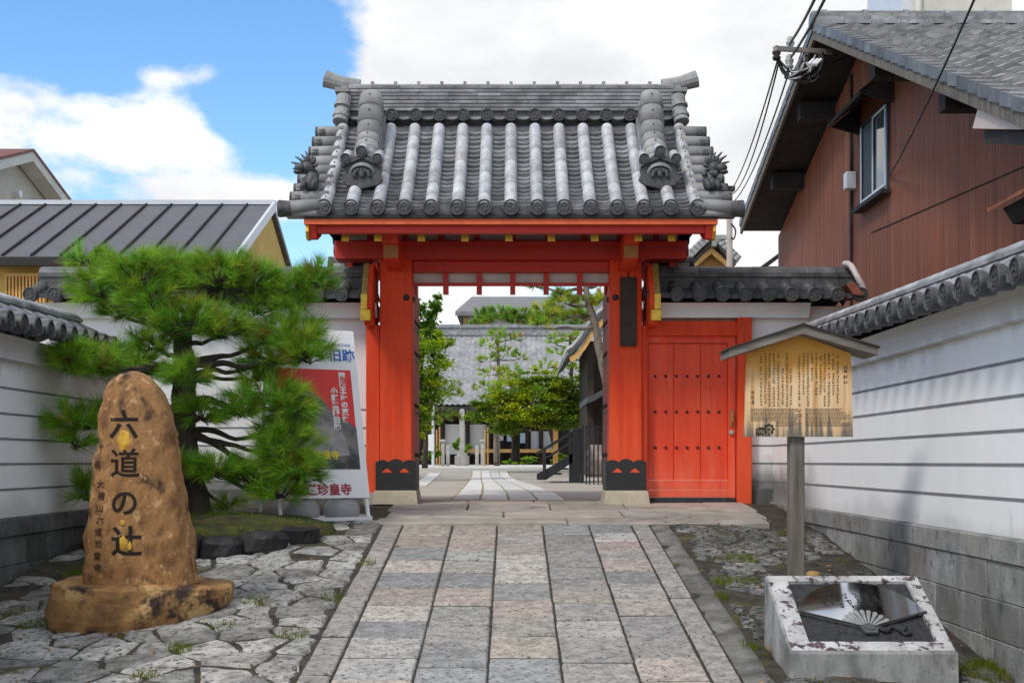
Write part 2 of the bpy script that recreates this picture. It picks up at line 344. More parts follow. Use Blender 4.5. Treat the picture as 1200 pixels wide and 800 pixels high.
def text_verts(body, size, extrude=0.0, align='CENTER', bold=0.0):
    c = bpy.data.curves.new('t', 'FONT'); c.body = body; c.size = size; c.align_x = align; c.align_y = 'CENTER'; c.extrude = extrude; c.offset = bold; c.resolution_u = 4
    o = bpy.data.objects.new('t', c); COL.objects.link(o)
    dg = bpy.context.evaluated_depsgraph_get(); me = bpy.data.meshes.new_from_object(o.evaluated_get(dg))
    vs = [v.co.copy() for v in me.vertices]; fs = [tuple(p.vertices) for p in me.polygons]
    bpy.data.objects.remove(o); bpy.data.meshes.remove(me); return vs, fs
def add_text(mb, body, size, matrix, vertical=False, gap=1.05, extrude=.001, sx=1, bold=0.0):
    items = [(ch, i) for i, ch in enumerate(body)] if vertical else [(body, 0)]
    for ch, i in items:
        vs, fs = text_verts(ch, size, extrude, bold=bold)
        n = len(mb.v)
        for v in vs: mb.v.append(tuple(matrix @ Vector((v.x * sx, v.y - i * size * gap, v.z))))
        for f in fs: mb.face([n + q for q in f])
def P(x, y, d): return Vector(((x - 600) * d / 1500, d, CZ + (541 - y) * d / 1500))   # where a measured point stands, at distance d
def lerp(a, b, t): return a + (b - a) * t
def ss(a, b, x):
    t = min(1, max(0, (x - a) / (b - a))); return t * t * (3 - 2 * t)
def rt(lo=.8, hi=1.15, tint=.03):
    k = random.uniform(lo, hi); return (k * random.uniform(1 - tint, 1 + tint), k, k * random.uniform(1 - tint, 1 + tint))

# ------------------------------------------------------------------ the setting: ground
def gz(d):
    if d < 4: return -1.16
    if d < 11.94: return -.12 - .131 * (11.94 - d)
    if d < 14.1: return -.12 * (14.1 - d) / 2.16
    if d < 16: return 0
    if d < 45: return .34 * (d - 16) / 29
    return .34
def sz(x, d):                                            # the forecourt falls a little towards the side walls
    s = min(1, max(0, (abs(x) - 1.9) / 1.7)) * (1 - ss(12.2, 13.9, d))
    return gz(d) - .12 * s
g = MB()
ds = [-150, 0, 4, 6, 8, 10, 11.94, 13, 14.1, 16, 30, 45, 300, 1500]
for a, b in zip(ds, ds[1:]):
    for x0, x1 in ((-900, -9), (-9, 9), (9, 900)):
        o = [-.2 if q < 14 else -.02 for q in (a, b)]
        g.poly([(x0, a, gz(a) + o[0]), (x1, a, gz(a) + o[0]), (x1, b, gz(b) + o[1]), (x0, b, gz(b) + o[1])])
struct('ground', g, 'ground')
# soil sheet of the forecourt
def soil_sheet(x0, x1, y0, y1, nx, ny):
    mb = MB(); vs = []
    for j in range(ny + 1):
        for i in range(nx + 1):
            x = lerp(x0, x1, i / nx); y = lerp(y0, y1, j / ny)
            mb.v.append((x, y, sz(x, y) - .007 + .014 * noise.noise(Vector((x * 4, y * 4, 0)))))
    for j in range(ny):
        for i in range(nx):
            a = j * (nx + 1) + i; mb.face((a, a + 1, a + nx + 2, a + nx + 1))
    return mb
struct('soil', soil_sheet(-4.1, -1.19, 3, 14.3, 40, 140), 'soil', True)
struct('soil', soil_sheet(1.27, 3.0, 3, 14.3, 30, 140), 'soil', True)
# irregular paving
def clip(poly, p, n):
    out = []
    for i in range(len(poly)):
        a = poly[i]; b = poly[(i + 1) % len(poly)]; da = (a - p).dot(n); db = (b - p).dot(n)
        if da <= 0: out.append(a)
        if da * db < 0: out.append(a + (b - a) * (da / (da - db)))
    return out
def crazy(x0, x1, y0, y1, cell, keep, seed, gap=.028):
    rnd = random.Random(seed); seeds = []
    nx = max(1, int((x1 - x0) / cell)); ny = int((y1 - y0) / (cell * 1.0))
    for j in range(-1, ny + 1):
        for i in range(-1, nx + 1):
            seeds.append(Vector((x0 + (i + .5 + rnd.uniform(-.42, .42) + .25 * (j % 2)) * (x1 - x0) / nx, y0 + (j + .5 + rnd.uniform(-.42, .42)) * (y1 - y0) / ny)))
    mb = MB()
    for s in seeds:
        if not (x0 - .1 < s.x < x1 + .1 and y0 < s.y < y1): continue
        if rnd.random() > keep(s.x, s.y): continue
        poly = [Vector(q) for q in ((x0, y0), (x1, y0), (x1, y1), (x0, y1))]
        for t in seeds:
            if t is s or (t - s).length > cell * 3.2: continue
            n = (t - s).normalized(); poly = clip(poly, (s + t) / 2 - n * gap * rnd.uniform(.3, .9), n)
            if len(poly) < 3: break
        if len(poly) < 3: continue
        fine = []
        for i in range(len(poly)):
            a = poly[i]; b = poly[(i + 1) % len(poly)]; k = max(1, int((b - a).length / .05))
            for q in range(k): fine.append(a + (b - a) * q / k)
        c = sum(fine, Vector((0, 0))) / len(fine)
        h = rnd.uniform(-.004, .006); tilt = Vector((rnd.uniform(-.012, .012), rnd.uniform(-.012, .012)))
        def z(p, e): return sz(p.x, p.y) + h + (p - c).dot(tilt) + e
        jit = [p + Vector((noise.noise(Vector((p.x * 9, p.y * 9, seed))), noise.noise(Vector((p.x * 9, p.y * 9, seed + 5))))) * .026 for p in fine]
        def inset(p, k): 
            d = c - p; return p + d.normalized() * min(k, d.length * .5)
        r0 = [Vector((*p, z(p, -.05))) for p in jit]
        q1 = jit; r1 = [Vector((*p, z(p, -.012))) for p in q1]
        q2 = [inset(p, .018) for p in jit]; r2 = [Vector((*p, z(p, .004 + .006 * noise.noise(Vector((p.x * 14, p.y * 14, 2)))))) for p in q2]
        q3 = [inset(p, .07) for p in jit]; r3 = [Vector((*p, z(p, .006 + .010 * noise.noise(Vector((p.x * 11, p.y * 11, 4)))))) for p in q3]
        mb.tone = rt(.45, 1.15, .02)
        mb.loft([r0, r1, r2, r3], True, False)
        n = len(mb.v) - len(r3); cc = len(mb.v); mb.v.append((c.x, c.y, z(c, .008)))
        for i in range(len(r3)): mb.face((n + i, n + (i + 1) % len(r3), cc))
    return mb
def keepL(x, y):
    k = .97 - .55 * ss(10.4, 12.0, y) - .25 * ss(-2.6, -3.5, x) * ss(8, 9.5, y)
    return k
def keepR(x, y): return .82 - .25 * ss(2.1, 2.7, x)
struct('stone_paving', crazy(-3.95, -1.225, 5.6, 12.6, .29, keepL, 3, .020), 'rubble')
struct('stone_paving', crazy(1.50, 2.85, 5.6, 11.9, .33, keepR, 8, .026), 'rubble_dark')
# concrete gutter strip on the right of the path
mb = MB(); rows = []
for i in range(60):
    y = 3 + i * (11.85 - 3) / 59; wv = 1.45 + .04 * noise.noise(Vector((y * 2, 3, 0)))
    rows.append([(1.287, y, gz(y) - .004), (1.37, y, gz(y) + .004), (wv, y, gz(y) + .006), (wv + .03, y, gz(y) - .05)])
mb.loft(rows, False, False); struct('gutter_strip', mb, 'gutter', True)
# approach path of granite slabs
path = MB()
def slab(mb, x0, x1, y0, y1, zf, gap=.009, b=.009, th=.08):
    h = random.uniform(-.003, .004)
    x0 += gap * random.uniform(.6, 1.1); x1 -= gap * random.uniform(.6, 1.1); y0 += gap * random.uniform(1.5, 2.4); y1 -= gap * random.uniform(1.5, 2.4)
    tx, ty = random.uniform(-.006, .006), random.uniform(-.010, .010); sk = random.uniform(-.008, .008); sd = random.random() * 50
    pts = []; cs_ = [(x0, y0 - sk), (x1, y0 + sk), (x1, y1 + sk * .6), (x0, y1 - sk * .6)]
    for (xa, ya), (xb, yb) in zip(cs_, cs_[1:] + cs_[:1]):
        m_ = max(3, int(math.hypot(xb - xa, yb - ya) / .05))
        for q in range(m_): pts.append((lerp(xa, xb, q / m_), lerp(ya, yb, q / m_)))
    cx_, cy_ = (x0 + x1) / 2, (y0 + y1) / 2
    def ring(i, e, w):
        out = []
        for x, y in pts:
            k = 1 - i / (.5 * (x1 - x0)); nx_ = noise.noise(Vector((x * 16, y * 16, sd))) * w; ny_ = noise.noise(Vector((x * 16, y * 16, sd + 9))) * w
            xx = cx_ + (x - cx_) * k + nx_; yy = cy_ + (y - cy_) * (1 - i / (.5 * (y1 - y0))) + ny_
            out.append((xx, yy, zf(yy) + h + e + (xx - cx_) * tx + (yy - cy_) * ty))
        return out
    mb.loft([ring(0, -th, .004), ring(0, -b, .004), ring(b, 0, .004)], True, False)
    n = len(mb.v) - len(pts); mb.face(range(n, n + len(pts)))
tones = [(1.0, .88, .82), (1.02, .93, .87), (.86, .87, .88), (.92, .94, .96), (.76, .80, .84), (1.08, 1.0, .90), (.98, .86, .82), (1.04, 1.01, .97), (.90, .90, .89), (.80, .78, .76), (.90, .78, .74)]
bounds = [-1.01, -.55, -.137, .285, .715, 1.11]
for a, b in zip(bounds, bounds[1:]):
    y = 11.93
    while y > 3.2:
        ln = random.uniform(.36, .54); kk = random.uniform(.72, 1.08); path.tone = tuple(c * kk for c in random.choice(tones))
        slab(path, a, b, max(3, y - ln), y, gz); y -= ln
for a, b in ((-1.205, -1.012), (1.112, 1.285)):
    y = 11.93
    while y > 3.2:
        ln = random.uniform(.75, 1.25); kk = random.uniform(.72, .9); path.tone = tuple(c * kk for c in (.97, .94, .93))
        slab(path, a, b, max(3, y - ln), y, gz); y -= ln
struct('path', path, 'slab')
j = MB(); j.poly([(-1.2, 3, gz(4) - .011), (1.28, 3, gz(4) - .011), (1.28, 4, gz(4) - .011), (-1.2, 4, gz(4) - .011)])
j.poly([(-1.2, 4, gz(4) - .011), (1.28, 4, gz(4) - .011), (1.28, 11.93, gz(11.93) - .011), (-1.2, 11.93, gz(11.93) - .011)]); struct('path_bedding', j, mat('joint_soil', (.055, .048, .036), (.03, .027, .022), 8, .95, .5, 40))
pl = MB()
for y0, y1, x0, x1, wid in ((11.95, 12.5, -1.30, 2.42, 1.6), (12.5, 13.25, -1.24, 2.5, 1.15), (13.25, 14.2, -1.3, 2.55, .95), (14.2, 15.1, -1.45, 1.5, .8)):
    x = x0
    while x < x1 - .2:
        w = min(x1 - x, random.uniform(.8, 1.2) * wid)
        if x1 - x - w < .35: w = x1 - x
        pl.tone = rt(.85, 1.15, .04)
        slab(pl, x, x + w, y0, y1, lambda y: gz(y) + .012, th=.16); x += w
struct('gate_platform', pl, 'platform')
ct = MB()
for a, b in ((15.1, 16), (16, 24), (24, 32), (32, 39)):
    ct.poly([(-14, a, gz(a) + .004), (14, a, gz(a) + .004), (14, b, gz(b) + .004), (-14, b, gz(b) + .004)])
struct('courtyard', ct, 'court')
ct = MB()
for a, b in ((39, 45), (45, 60)): ct.poly([(-20, a, gz(a) + .006), (20, a, gz(a) + .006), (20, b, gz(b) + .006), (-20, b, gz(b) + .006)])
struct('gravel_court', ct, 'court_pale')
# paved way through the courtyard: bends to the left
cs = MB()
secs = [(15.12, -.72, .64), (17.6, -.74, .60), (20.5, -.76, .42), (24, -.80, .12), (28, -.88, -.06), (34, -1.05, -.12)]
for (y0, a0, b0), (y1, a1, b1) in zip(secs, secs[1:]):
    for i in range(4):
        cs.tone = rt(.86, 1.12, .02); u0 = i / 4 + .012; u1 = (i + 1) / 4 - .012
        p = [(lerp(a0, b0, u0), y0 + .04), (lerp(a0, b0, u1), y0 + .04), (lerp(a1, b1, u1), y1 - .04), (lerp(a1, b1, u0), y1 - .04)]
        cs.prism([(x, y, gz(y) + .006) for x, y in p], (0, 0, .014))
struct('courtyard_path', cs, 'court_slab')
cs = MB()
for (y0, a0, b0), (y1, a1, b1) in zip(secs, secs[1:]):
    cs.poly([(a0 - .02, y0, gz(y0) + .010), (b0 + .02, y0, gz(y0) + .010), (b1 + .02, y1, gz(y1) + .010), (a1 - .02, y1, gz(y1) + .010)])
struct('courtyard_path_joints', cs, 'ocher_joint')
cs = MB(); cs.prism([(-1.62, 21, gz(21) + .006), (-1.4, 21, gz(21) + .006), (-1.72, 31, gz(31) + .006), (-2.0, 31, gz(31) + .006)], (0, 0, .012)); struct('courtyard_kerb', cs, 'court_slab')
# ------------------------------------------------------------------ tile roofs
def make_prof(v0, w0, v1, w1, sag):
    def f(t): return (lerp(v0, v1, t), lerp(w0, w1, t) - sag * 4 * t * (1 - t) * (1.15 - .3 * t))
    return f
def pnorm(prof, t):
    a = prof(max(0, t - .01)); b = prof(min(1, t + .01)); tv, tw = b[0] - a[0], b[1] - a[1]; L_ = math.hypot(tv, tw)
    n = (tw / L_, -tv / L_)
    return n if n[1] > 0 else (-n[0], -n[1])
def pan_field(F, us, prof, n, sag=.035, r=.05, eave=.065):
    mb = MB(); m = 6
    for ua, ub in zip(us, us[1:]):
        for k in range(n):
            t0 = k / n; t1 = min(1, (k + 1.15) / n); mb.tone = rt(.65, 1.15, .02)
            jl = random.uniform(-.004, .006)
            rows = []
            for t, lift, drop in ((t0, .036 + jl, eave if k == 0 else .042), (t1, 0, 0)):
                v, w = prof(t); nv, nw = pnorm(prof, t); top = []; low = []
                for i in range(m + 1):
                    q = i / m; s = lift - sag * (1 - (2 * q - 1) ** 2)
                    top.append(F(lerp(ua, ub, q), v + nv * s, w + nw * s))
                    s2 = s - drop; low.append(F(lerp(ua, ub, q), v + nv * s2 + .004, w + nw * s2))
                rows.append((top, low))
            mb.loft([rows[0][1], rows[0][0]], False, False)
            mb.loft([rows[0][0], rows[1][0]], False, False)
    return mb
def cover_rows(F, us, prof, nt, r, t_from=0.0, lift=.0, tones=(.75, 1.15)):
    mb = MB(); seg = 9
    for u in us:
        for k in range(nt):
            ta = lerp(t_from, 1, k / nt); tb = lerp(t_from, 1, (k + 1.06) / nt); tb = min(tb, 1); mb.tone = rt(*tones, .02)
            rings = []
            for t, rr in ((ta, r * .86), (ta, r), (tb, r * .93)):
                v, w = prof(t); nv, nw = pnorm(prof, t); ring = []
                for i in range(seg + 1):
                    a = R(-115 + 230 * i / seg); c = math.cos(a) * rr + lift
                    ring.append(F(u + math.sin(a) * rr, v + nv * c, w + nw * c))
                rings.append(ring)
            mb.loft(rings, False, False)
    return mb
def disc_mesh(r, name='disc'):
    """round eave tile end facing -Y with the three-comma crest"""
    mb = MB(); n = 24
    def ring(rad, y): return [(rad * math.cos(2 * math.pi * i / n), y, rad * math.sin(2 * math.pi * i / n)) for i in range(n)]
    mb.loft([ring(r * .9, .09), ring(r, .0), ring(r, -.012), ring(r * .93, -.018), ring(r * .84, -.018), ring(r * .80, -.006)], True, True)
    for k in range(3):
        a0 = 2 * math.pi * k / 3 + .4; rc = .30 * r; hx, hz = rc * math.cos(a0), rc * math.sin(a0)
        mb.prism([(hx + .19 * r * math.cos(a), -.006, hz + .19 * r * math.sin(a)) for a in [2 * math.pi * i / 10 for i in range(10)]], (0, -.009, 0))
        outer = []; inner = []
        for i in range(9):
            s = i / 8; a = a0 + .25 + s * 2.0; ro = lerp(.50, .68, s) * r; ri = lerp(.28, .66, s) * r
            outer.append((ro * math.cos(a), -.006, ro * math.sin(a))); inner.append((ri * math.cos(a), -.006, ri * math.sin(a)))
        mb.prism(outer + inner[::-1], (0, -.008, 0))
    return mb
def disc_proto(r, mtl):
    mb = disc_mesh(r); o = mb.build('eave_disc', mtl, None); COL.objects.unlink(o); return o
DISC = {k: disc_proto(r, 'disc') for k, r in (('gate', .083), ('ridge', .074), ('wall', .078), ('small', .055))}
def put_disc(kind, parent, p, face, name='eave_disc', pitch=0.0, scale=1):
    """face: horizontal direction the disc looks towards"""
    f = Vector(face).normalized(); rz = math.atan2(f.x, -f.y)
    c = inst(DISC[kind], parent, Matrix.Translation(Vector(p)) @ Matrix.Rotation(rz, 4, 'Z') @ Matrix.Rotation(pitch, 4, 'X') @ Matrix.Rotation(random.uniform(0, 6), 4, 'Y') @ Matrix.Scale(scale, 4))
    c.name = name; return c

# ------------------------------------------------------------------ the temple gate
XG = -.012; YR = 14.75
gate = thing('temple_gate', 'vermilion temple gate with steep grey tiled roof over the stone path', 'gate', (XG, 14.28, 0))
PX = 1.267
for s in (-1, 1):
    xc = XG + s * PX
    mb = MB(); mb.cbox(xc - .178, xc + .178, 14.1, 14.47, .14, 2.90, .012); pil = mb.build('pillar', 'red', gate)
    # black iron shoe with cloud-shaped top and two cut-outs
    w = .222; top = []
    for i in range(41):
        q = i / 40; x = -w + 2 * w * q
        z = .455 + .028 * abs(math.sin(q * math.pi * 3)) + (.012 if .33 < q < .67 else 0) + (.012 if q in (0, 1) else 0)
        top.append((xc + x, z))
    mb = MB(); mb.prism([(x, 14.075, z) for x, z in top] + [(xc + w, 14.075, .14), (xc - w, 14.075, .14)], (0, .02, 0))
    for side in (-1, 1):
        mb.box(xc + side * .18 - .004 if side > 0 else xc - w, xc + w if side > 0 else xc - .176, 14.096, 14.50, .14, .45)
    sh = mb.build('iron_shoe', 'iron', pil)
    for q in (-.095, .095):
        mb = MB(); mb.prism([(xc + q - .055, 14.072, .345), (xc + q + .055, 14.072, .345), (xc + q + .03, 14.072, .372), (xc + q, 14.072, .392), (xc + q - .03, 14.072, .372)], (0, .002, 0))
        mb.build('cutout', 'red', sh)
    mb = MB(); 
    mb.loft([[(xc - .25, 13.95, 0), (xc + .25, 13.95, 0), (xc + .25, 14.6, 0), (xc - .25, 14.6, 0)], [(xc - .232, 13.99, .135), (xc + .232, 13.99, .135), (xc + .232, 14.56, .135), (xc - .232, 14.56, .135)], [(xc - .22, 14.0, .147), (xc + .22, 14.0, .147), (xc + .22, 14.55, .147), (xc - .22, 14.55, .147)]])
    mb.build('base_stone', 'granite_base', gate)
    mb = MB(); mb.ball((xc - s * .115, 14.1, 2.27), (.036, .022, .036), 12); mb.build('boss', 'iron', pil, True)
    mb = MB(); mb.ball((xc - s * .178, 14.3, 2.27), (.022, .036, .036), 12); mb.build('boss', 'iron', pil, True)
    # open door leaf behind the pillar
    mb = MB(); xl = XG + s * 1.105
    mb.box(min(xl, xl + s * .07), max(xl, xl + s * .07), 14.50, 15.42, .12, 2.40); leaf = mb.build('door_leaf', 'pink_red', gate)
    xi = xl - s * .004
    for z in (.45, 1.02, 1.62, 1.98):
        mb = MB(); mb.box(min(xi, xi + s * .004), max(xi, xi + s * .004), 14.52, 15.40, z, z + .035)
        for y in (14.7, 14.95, 15.2): mb.ball((xi, y, z + .09), (.014, .03, .03), 8)
        mb.build('iron_strap', 'iron', leaf)
    # rear post and tie
    mb = MB(); mb.box(xc - .12, xc + .12, 15.6, 15.84, .0, 2.95); mb.build('rear_post', 'red', gate)
    mb = MB(); mb.box(xc - .06, xc + .06, 14.47, 15.6, 2.15, 2.33); mb.build('tie_beam', 'red_dark', gate)
    # arm carrying the eave purlin
    mb = MB()
    prof = [(14.1, 2.56), (13.78, 2.575), (13.62, 2.60), (13.5, 2.605), (13.5, 2.75), (13.42, 2.755), (13.36, 2.86), (14.1, 2.86)]
    mb.prism([(xc - .078, y, z) for y, z in prof], (.156, 0, 0)); arm = mb.build('bracket_arm', 'red', gate)
    mb = MB(); mb.box(xc - .074, xc + .074, 13.492, 13.50, 2.612, 2.742); mb.build('gold_cap', 'gold_dull', arm)
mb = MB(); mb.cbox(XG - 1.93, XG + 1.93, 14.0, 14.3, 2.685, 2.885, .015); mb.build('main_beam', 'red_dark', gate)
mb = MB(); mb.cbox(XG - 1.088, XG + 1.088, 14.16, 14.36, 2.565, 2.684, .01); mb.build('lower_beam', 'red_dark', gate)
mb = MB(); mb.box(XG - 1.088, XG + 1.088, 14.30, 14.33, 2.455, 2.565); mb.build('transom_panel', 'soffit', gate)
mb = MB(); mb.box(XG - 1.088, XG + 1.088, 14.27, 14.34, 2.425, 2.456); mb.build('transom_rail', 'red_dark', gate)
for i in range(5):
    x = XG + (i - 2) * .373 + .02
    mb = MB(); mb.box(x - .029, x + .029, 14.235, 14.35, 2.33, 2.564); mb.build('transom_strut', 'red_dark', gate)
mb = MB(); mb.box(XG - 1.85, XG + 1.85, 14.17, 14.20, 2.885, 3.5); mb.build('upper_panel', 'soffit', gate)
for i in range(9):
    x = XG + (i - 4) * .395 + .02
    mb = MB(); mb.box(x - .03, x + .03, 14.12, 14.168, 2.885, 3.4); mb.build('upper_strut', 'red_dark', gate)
# eaves, front and back
for s in (-1, 1):
    def Y(y, s=s): return y if s < 0 else 2 * YR - y
    def bx(x0, x1, y0, y1, z0, z1):
        mb = MB(); a, b = sorted((Y(y0), Y(y1))); mb.box(x0, x1, a, b, z0, z1); return mb
    bx(XG - 2.10, XG + 2.10, 12.985, 13.06, 2.872, 2.925).build('eave_fascia', 'orange', gate)
    bx(XG - 2.09, XG + 2.09, 12.96, 13.4, 2.926, 2.962).build('eave_board', 'soot', gate)
    bx(XG - 1.99, XG + 1.99, 13.07, 13.16, 2.798, 2.874).build('eave_purlin', 'red_dark', gate)
    mb = MB(); th = .025
    mb.prism([(XG - 2.0, Y(13.1), 2.885), (XG - 2.0, Y(14.55), 4.02), (XG - 2.0, Y(14.55), 4.05), (XG - 2.0, Y(13.1), 2.915)], (4.0, 0, 0)); mb.build('soffit_boards', 'soffit', gate)
    for x in (-1.72, -1.38, -.93, -.476, -.02, .42, .87, 1.325, 1.67) if s < 0 else (-1.7, -1.3, -.9, -.45, 0, .45, .9, 1.3, 1.7):
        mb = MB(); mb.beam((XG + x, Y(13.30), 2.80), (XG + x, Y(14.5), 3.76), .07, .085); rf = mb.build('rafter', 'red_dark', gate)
        mb = MB(); mb.hexa([(XG + x + a, Y(13.285 + b), z) for z in (2.75, 2.842) for a, b in ((-.039, 0), (.039, 0), (.039, .012), (-.039, .012))]); mb.build('gold_cap', 'gold', rf)
    for q in (-1, 1):                                        # bargeboards with gilt edges
        xb = XG + q * 2.02; mb = MB()
        top = [(13.02, 2.872), (13.4, 3.06), (13.9, 3.42), (14.4, 3.92), (14.75, 4.28)]
        low = [(14.75, 3.98), (14.4, 3.64), (13.9, 3.16), (13.4, 2.82), (13.16, 2.74), (13.06, 2.74)]
        mb.prism([(xb - .035, Y(y), z) for y, z in top + low], (.07, 0, 0)); bb = mb.build('bargeboard', 'red_dark', gate)
        xo = xb + q * .036; mb = MB()
        mb.prism([(xo, Y(y), z) for y, z in ((13.015, 2.868), (13.0, 2.80), (13.055, 2.73), (13.16, 2.73), (13.19, 2.76), (13.17, 2.87))], (q * .03, 0, 0)); mb.build('gilt_edge', 'gold', bb)
# gable walls
for q in (-1, 1):
    x = XG + q * 1.8; mb = MB(); mb.prism([(x, 13.9, 3.15), (x, 2 * YR - 13.9, 3.15), (x, YR, 4.1)], (q * .04, 0, 0)); mb.build('gable_panel', 'soffit', gate)
# --- roof
roof_mb = MB()
roof_mb.prism([(XG - 2.0, y, z) for y, z in ((12.98, 2.963), (13.5, 3.25), (14.0, 3.68), (14.5, 4.24), (YR, 4.40), (2 * YR - 14.5, 4.24), (2 * YR - 14.0, 3.68), (2 * YR - 13.5, 3.25), (2 * YR - 12.98, 2.963), (YR, 4.1))], (4.0, 0, 0))
roof = roof_mb.build('roof', 'tile_dark', gate)
GP = make_prof(YR - 12.97, 3.035, .33, 4.22, .055)
US = [XG + i * .27 for i in range(-7, 8)]
Fs = {-1: lambda u, v, w: (u, YR - v, w), 1: lambda u, v, w: (u, YR + v, w)}
for s in (-1, 1):
    F = Fs[s]
    pan_field(F, US, GP, 19, .052).build('pan_tiles', 'tile', roof, True)
    cover_rows(F, US, GP, 7, .068).build('cover_tiles', 'tile_light', roof, True)
    for u in US:
        v, w = GP(0); put_disc('gate', roof, F(u, v + .02, w), (0, s, 0), pitch=0)
    # curved verge: short rolls laid outwards over each gable edge
    for q in (-1, 1):
        mb = MB(); n = 9
        for k in range(n):
            t = .02 + k * .115; v, w = GP(min(t, 1)); mb.tone = rt(.7, 1.0, .02)
            ln = .36 if k else .44
            x0 = XG + q * 1.87; x1 = XG + q * (1.89 + ln - .012 * k)
            p0 = Vector(F(x0, v, w + .02)); p1 = Vector(F(x1, v + .03, w - .03 + (.02 if k else 0)))
            mb.tube([p0, p1], [.062, .078], 12)
            mb.box(min(x0, x1 - q * .05), max(x0, x1 - q * .05), *sorted((F(0, v - .11, 0)[1], F(0, v + .05, 0)[1])), w - .11, w - .05)
        mb.build('verge_tiles', 'tile_grey', roof, True)
        for k in range(n):
            t = .02 + k * .115; v, w = GP(min(t, 1)); ln = .36 if k else .44
            p1 = Vector(F(XG + q * (1.89 + ln - .012 * k), v + .03, w - .03 + (.02 if k else 0))); put_disc('ridge', roof, p1 + Vector((q * .006, 0, 0)), (q, 0, 0), 'verge_disc', scale=1.03 if k else 1.18)
        # descending ridge
        xc = XG + q * 1.545
        def GR(t, xc=xc): return GP(t)
        mb = MB()
        for L_ in range(4):                                  # stacked flat courses
            wd = .145 - .012 * (L_ % 2) - .006 * L_; mb.tone = rt(.6, .95)
            rings = []
            for k in range(13):
                t = lerp(.30, 1.0, k / 12); v, w = GP(t); nv, nw = pnorm(GP, t); hh = .045 + .055 * ss(.70, 1.0, t); b0 = .03 + L_ * hh; b1 = b0 + hh - .004
                rings.append([F(xc - wd, v + nv * b0, w + nw * b0), F(xc + wd, v + nv * b0, w + nw * b0), F(xc + wd, v + nv * b1, w + nw * b1), F(xc - wd, v + nv * b1, w + nw * b1)])
            mb.loft(rings)
        dr = mb.build('descending_ridge', 'tile', roof)
        HT = lambda t: .17 + .22 * ss(.70, 1.0, t)
        P2 = lambda t, HT=HT: (GP(lerp(.28, 1.0, t))[0] + HT(lerp(.28, 1, t)) * pnorm(GP, lerp(.28, 1, t))[0], GP(lerp(.28, 1.0, t))[1] + HT(lerp(.28, 1, t)) * pnorm(GP, lerp(.28, 1, t))[1])
        mb = MB()
        nt = 8; seg = 10
        for k in range(nt):
            mb.tone = rt(.85, 1.15, .02); rings = []
            for t, rr in ((k / nt, .110), (k / nt, .135), (min(1, (k + 1.1) / nt), .118)):
                v, w = P2(t); nv, nw = pnorm(P2, t)
                rings.append([F(xc + math.sin(R(a)) * rr, v + nv * math.cos(R(a)) * rr * .7, w + nw * math.cos(R(a)) * rr * .7) for a in [-100 + 200 * i / seg for i in range(seg + 1)]])
            mb.loft(rings, False, False)
            v, w = P2((k + .55) / nt); nv, nw = pnorm(P2, (k + .5) / nt)
            mb.tone = (.2, .2, .2); mb.ball(F(xc, v + nv * .098, w + nw * .098), .010, 6)
        mb.build('ridge_cover', 'tile_grey', dr, True)
        # end mask of the descending ridge: cloud board, small gable and three discs
        v, w = GP(.28); nv, nw = pnorm(GP, .28); y0 = F(0, v + .10, 0)[1]; dy = .05 * (1 if s < 0 else -1)
        mb = MB(); zb = w + .075
        out = [(-.215, .0), (-.19, .06), (-.20, .12), (-.16, .17), (-.10, .21), (0, .25), (.10, .21), (.16, .17), (.20, .12), (.19, .06), (.215, .0), (.16, -.06), (0, -.10), (-.16, -.06)]
        mb.prism([(xc + x, y0, zb + z) for x, z in out], (0, dy * 2.2, 0))
        mb.prism([(xc + x, y0 - dy * .8, zb + z) for x, z in ((-.2, .115), (-.1, .165), (0, .205), (.1, .165), (.2, .115), (.19, .145), (.1, .20), (0, .24), (-.1, .20), (-.19, .145))], (0, dy, 0))
        for i in range(7):
            a = R(180 * i / 6); mb.ball((xc + .075 * math.cos(a), y0 - dy * .4, zb + .035 + .06 * math.sin(a)), (.024, .02, .03), 8)
        mb.ball((xc, y0 - dy * .4, zb + .05), (.035, .025, .045), 8)
        mb.prism([(xc + .145 * math.cos(R(a)), y0 + dy * 1.0, zb + .10 + .17 * math.sin(R(a))) for a in range(0, 181, 20)], (0, dy * 2.2, 0))
        mk = mb.build('ridge_end_mask', 'disc', dr)
        for x, z in ((-.165, .20), (0, .275), (.165, .20)):
            put_disc('small', roof, (xc + x, y0 - dy * .8, zb + z), (0, s, 0), 'ridge_disc', scale=.98 if x else 1.08)
            mbx = MB(); mbx.tube([(xc + x, y0, zb + z), (xc + x * 1.0, y0 + dy * 4, zb + z + .10)], .052, 10); mbx.build('ridge_roll', 'tile_light', dr, True)
        # guardian lion on the verge
        v, w = GP(.16); c = Vector(F(XG + q * 2.05, v, w + .06)); fy = -1 if s < 0 else 1
        mb = MB()
        mb.ball(c + Vector((0, 0, .10)), (.075, .12, .10), 10); mb.ball(c + Vector((q * .02, fy * .06, .06)), (.07, .07, .08), 8)
        mb.ball(c + Vector((q * .05, -fy * .02, .24)), (.075, .08, .07), 10)
        mb.ball(c + Vector((q * .12, fy * .03, .235)), (.06, .05, .045), 8); mb.ball(c + Vector((q * .14, fy * .03, .19)), (.05, .045, .025), 8)
        for i in range(9):
            a = R(-20 + 28 * i); b = c + Vector((q * .045, -fy * .02, .25)); d = Vector((q * math.cos(a) * .8, random.uniform(-.5, .5), math.sin(a))).normalized()
            mb.tube([b + d * .05, b + d * .10 + Vector((0, 0, .01)), b + d * .145 + Vector((q * .03, 0, .02))], [.028, .018, .006], 6)
        for i in range(6): mb.ball(c + Vector((random.uniform(-.07, .07), fy * random.uniform(.02, .12), random.uniform(.02, .18))), random.uniform(.025, .04), 7)
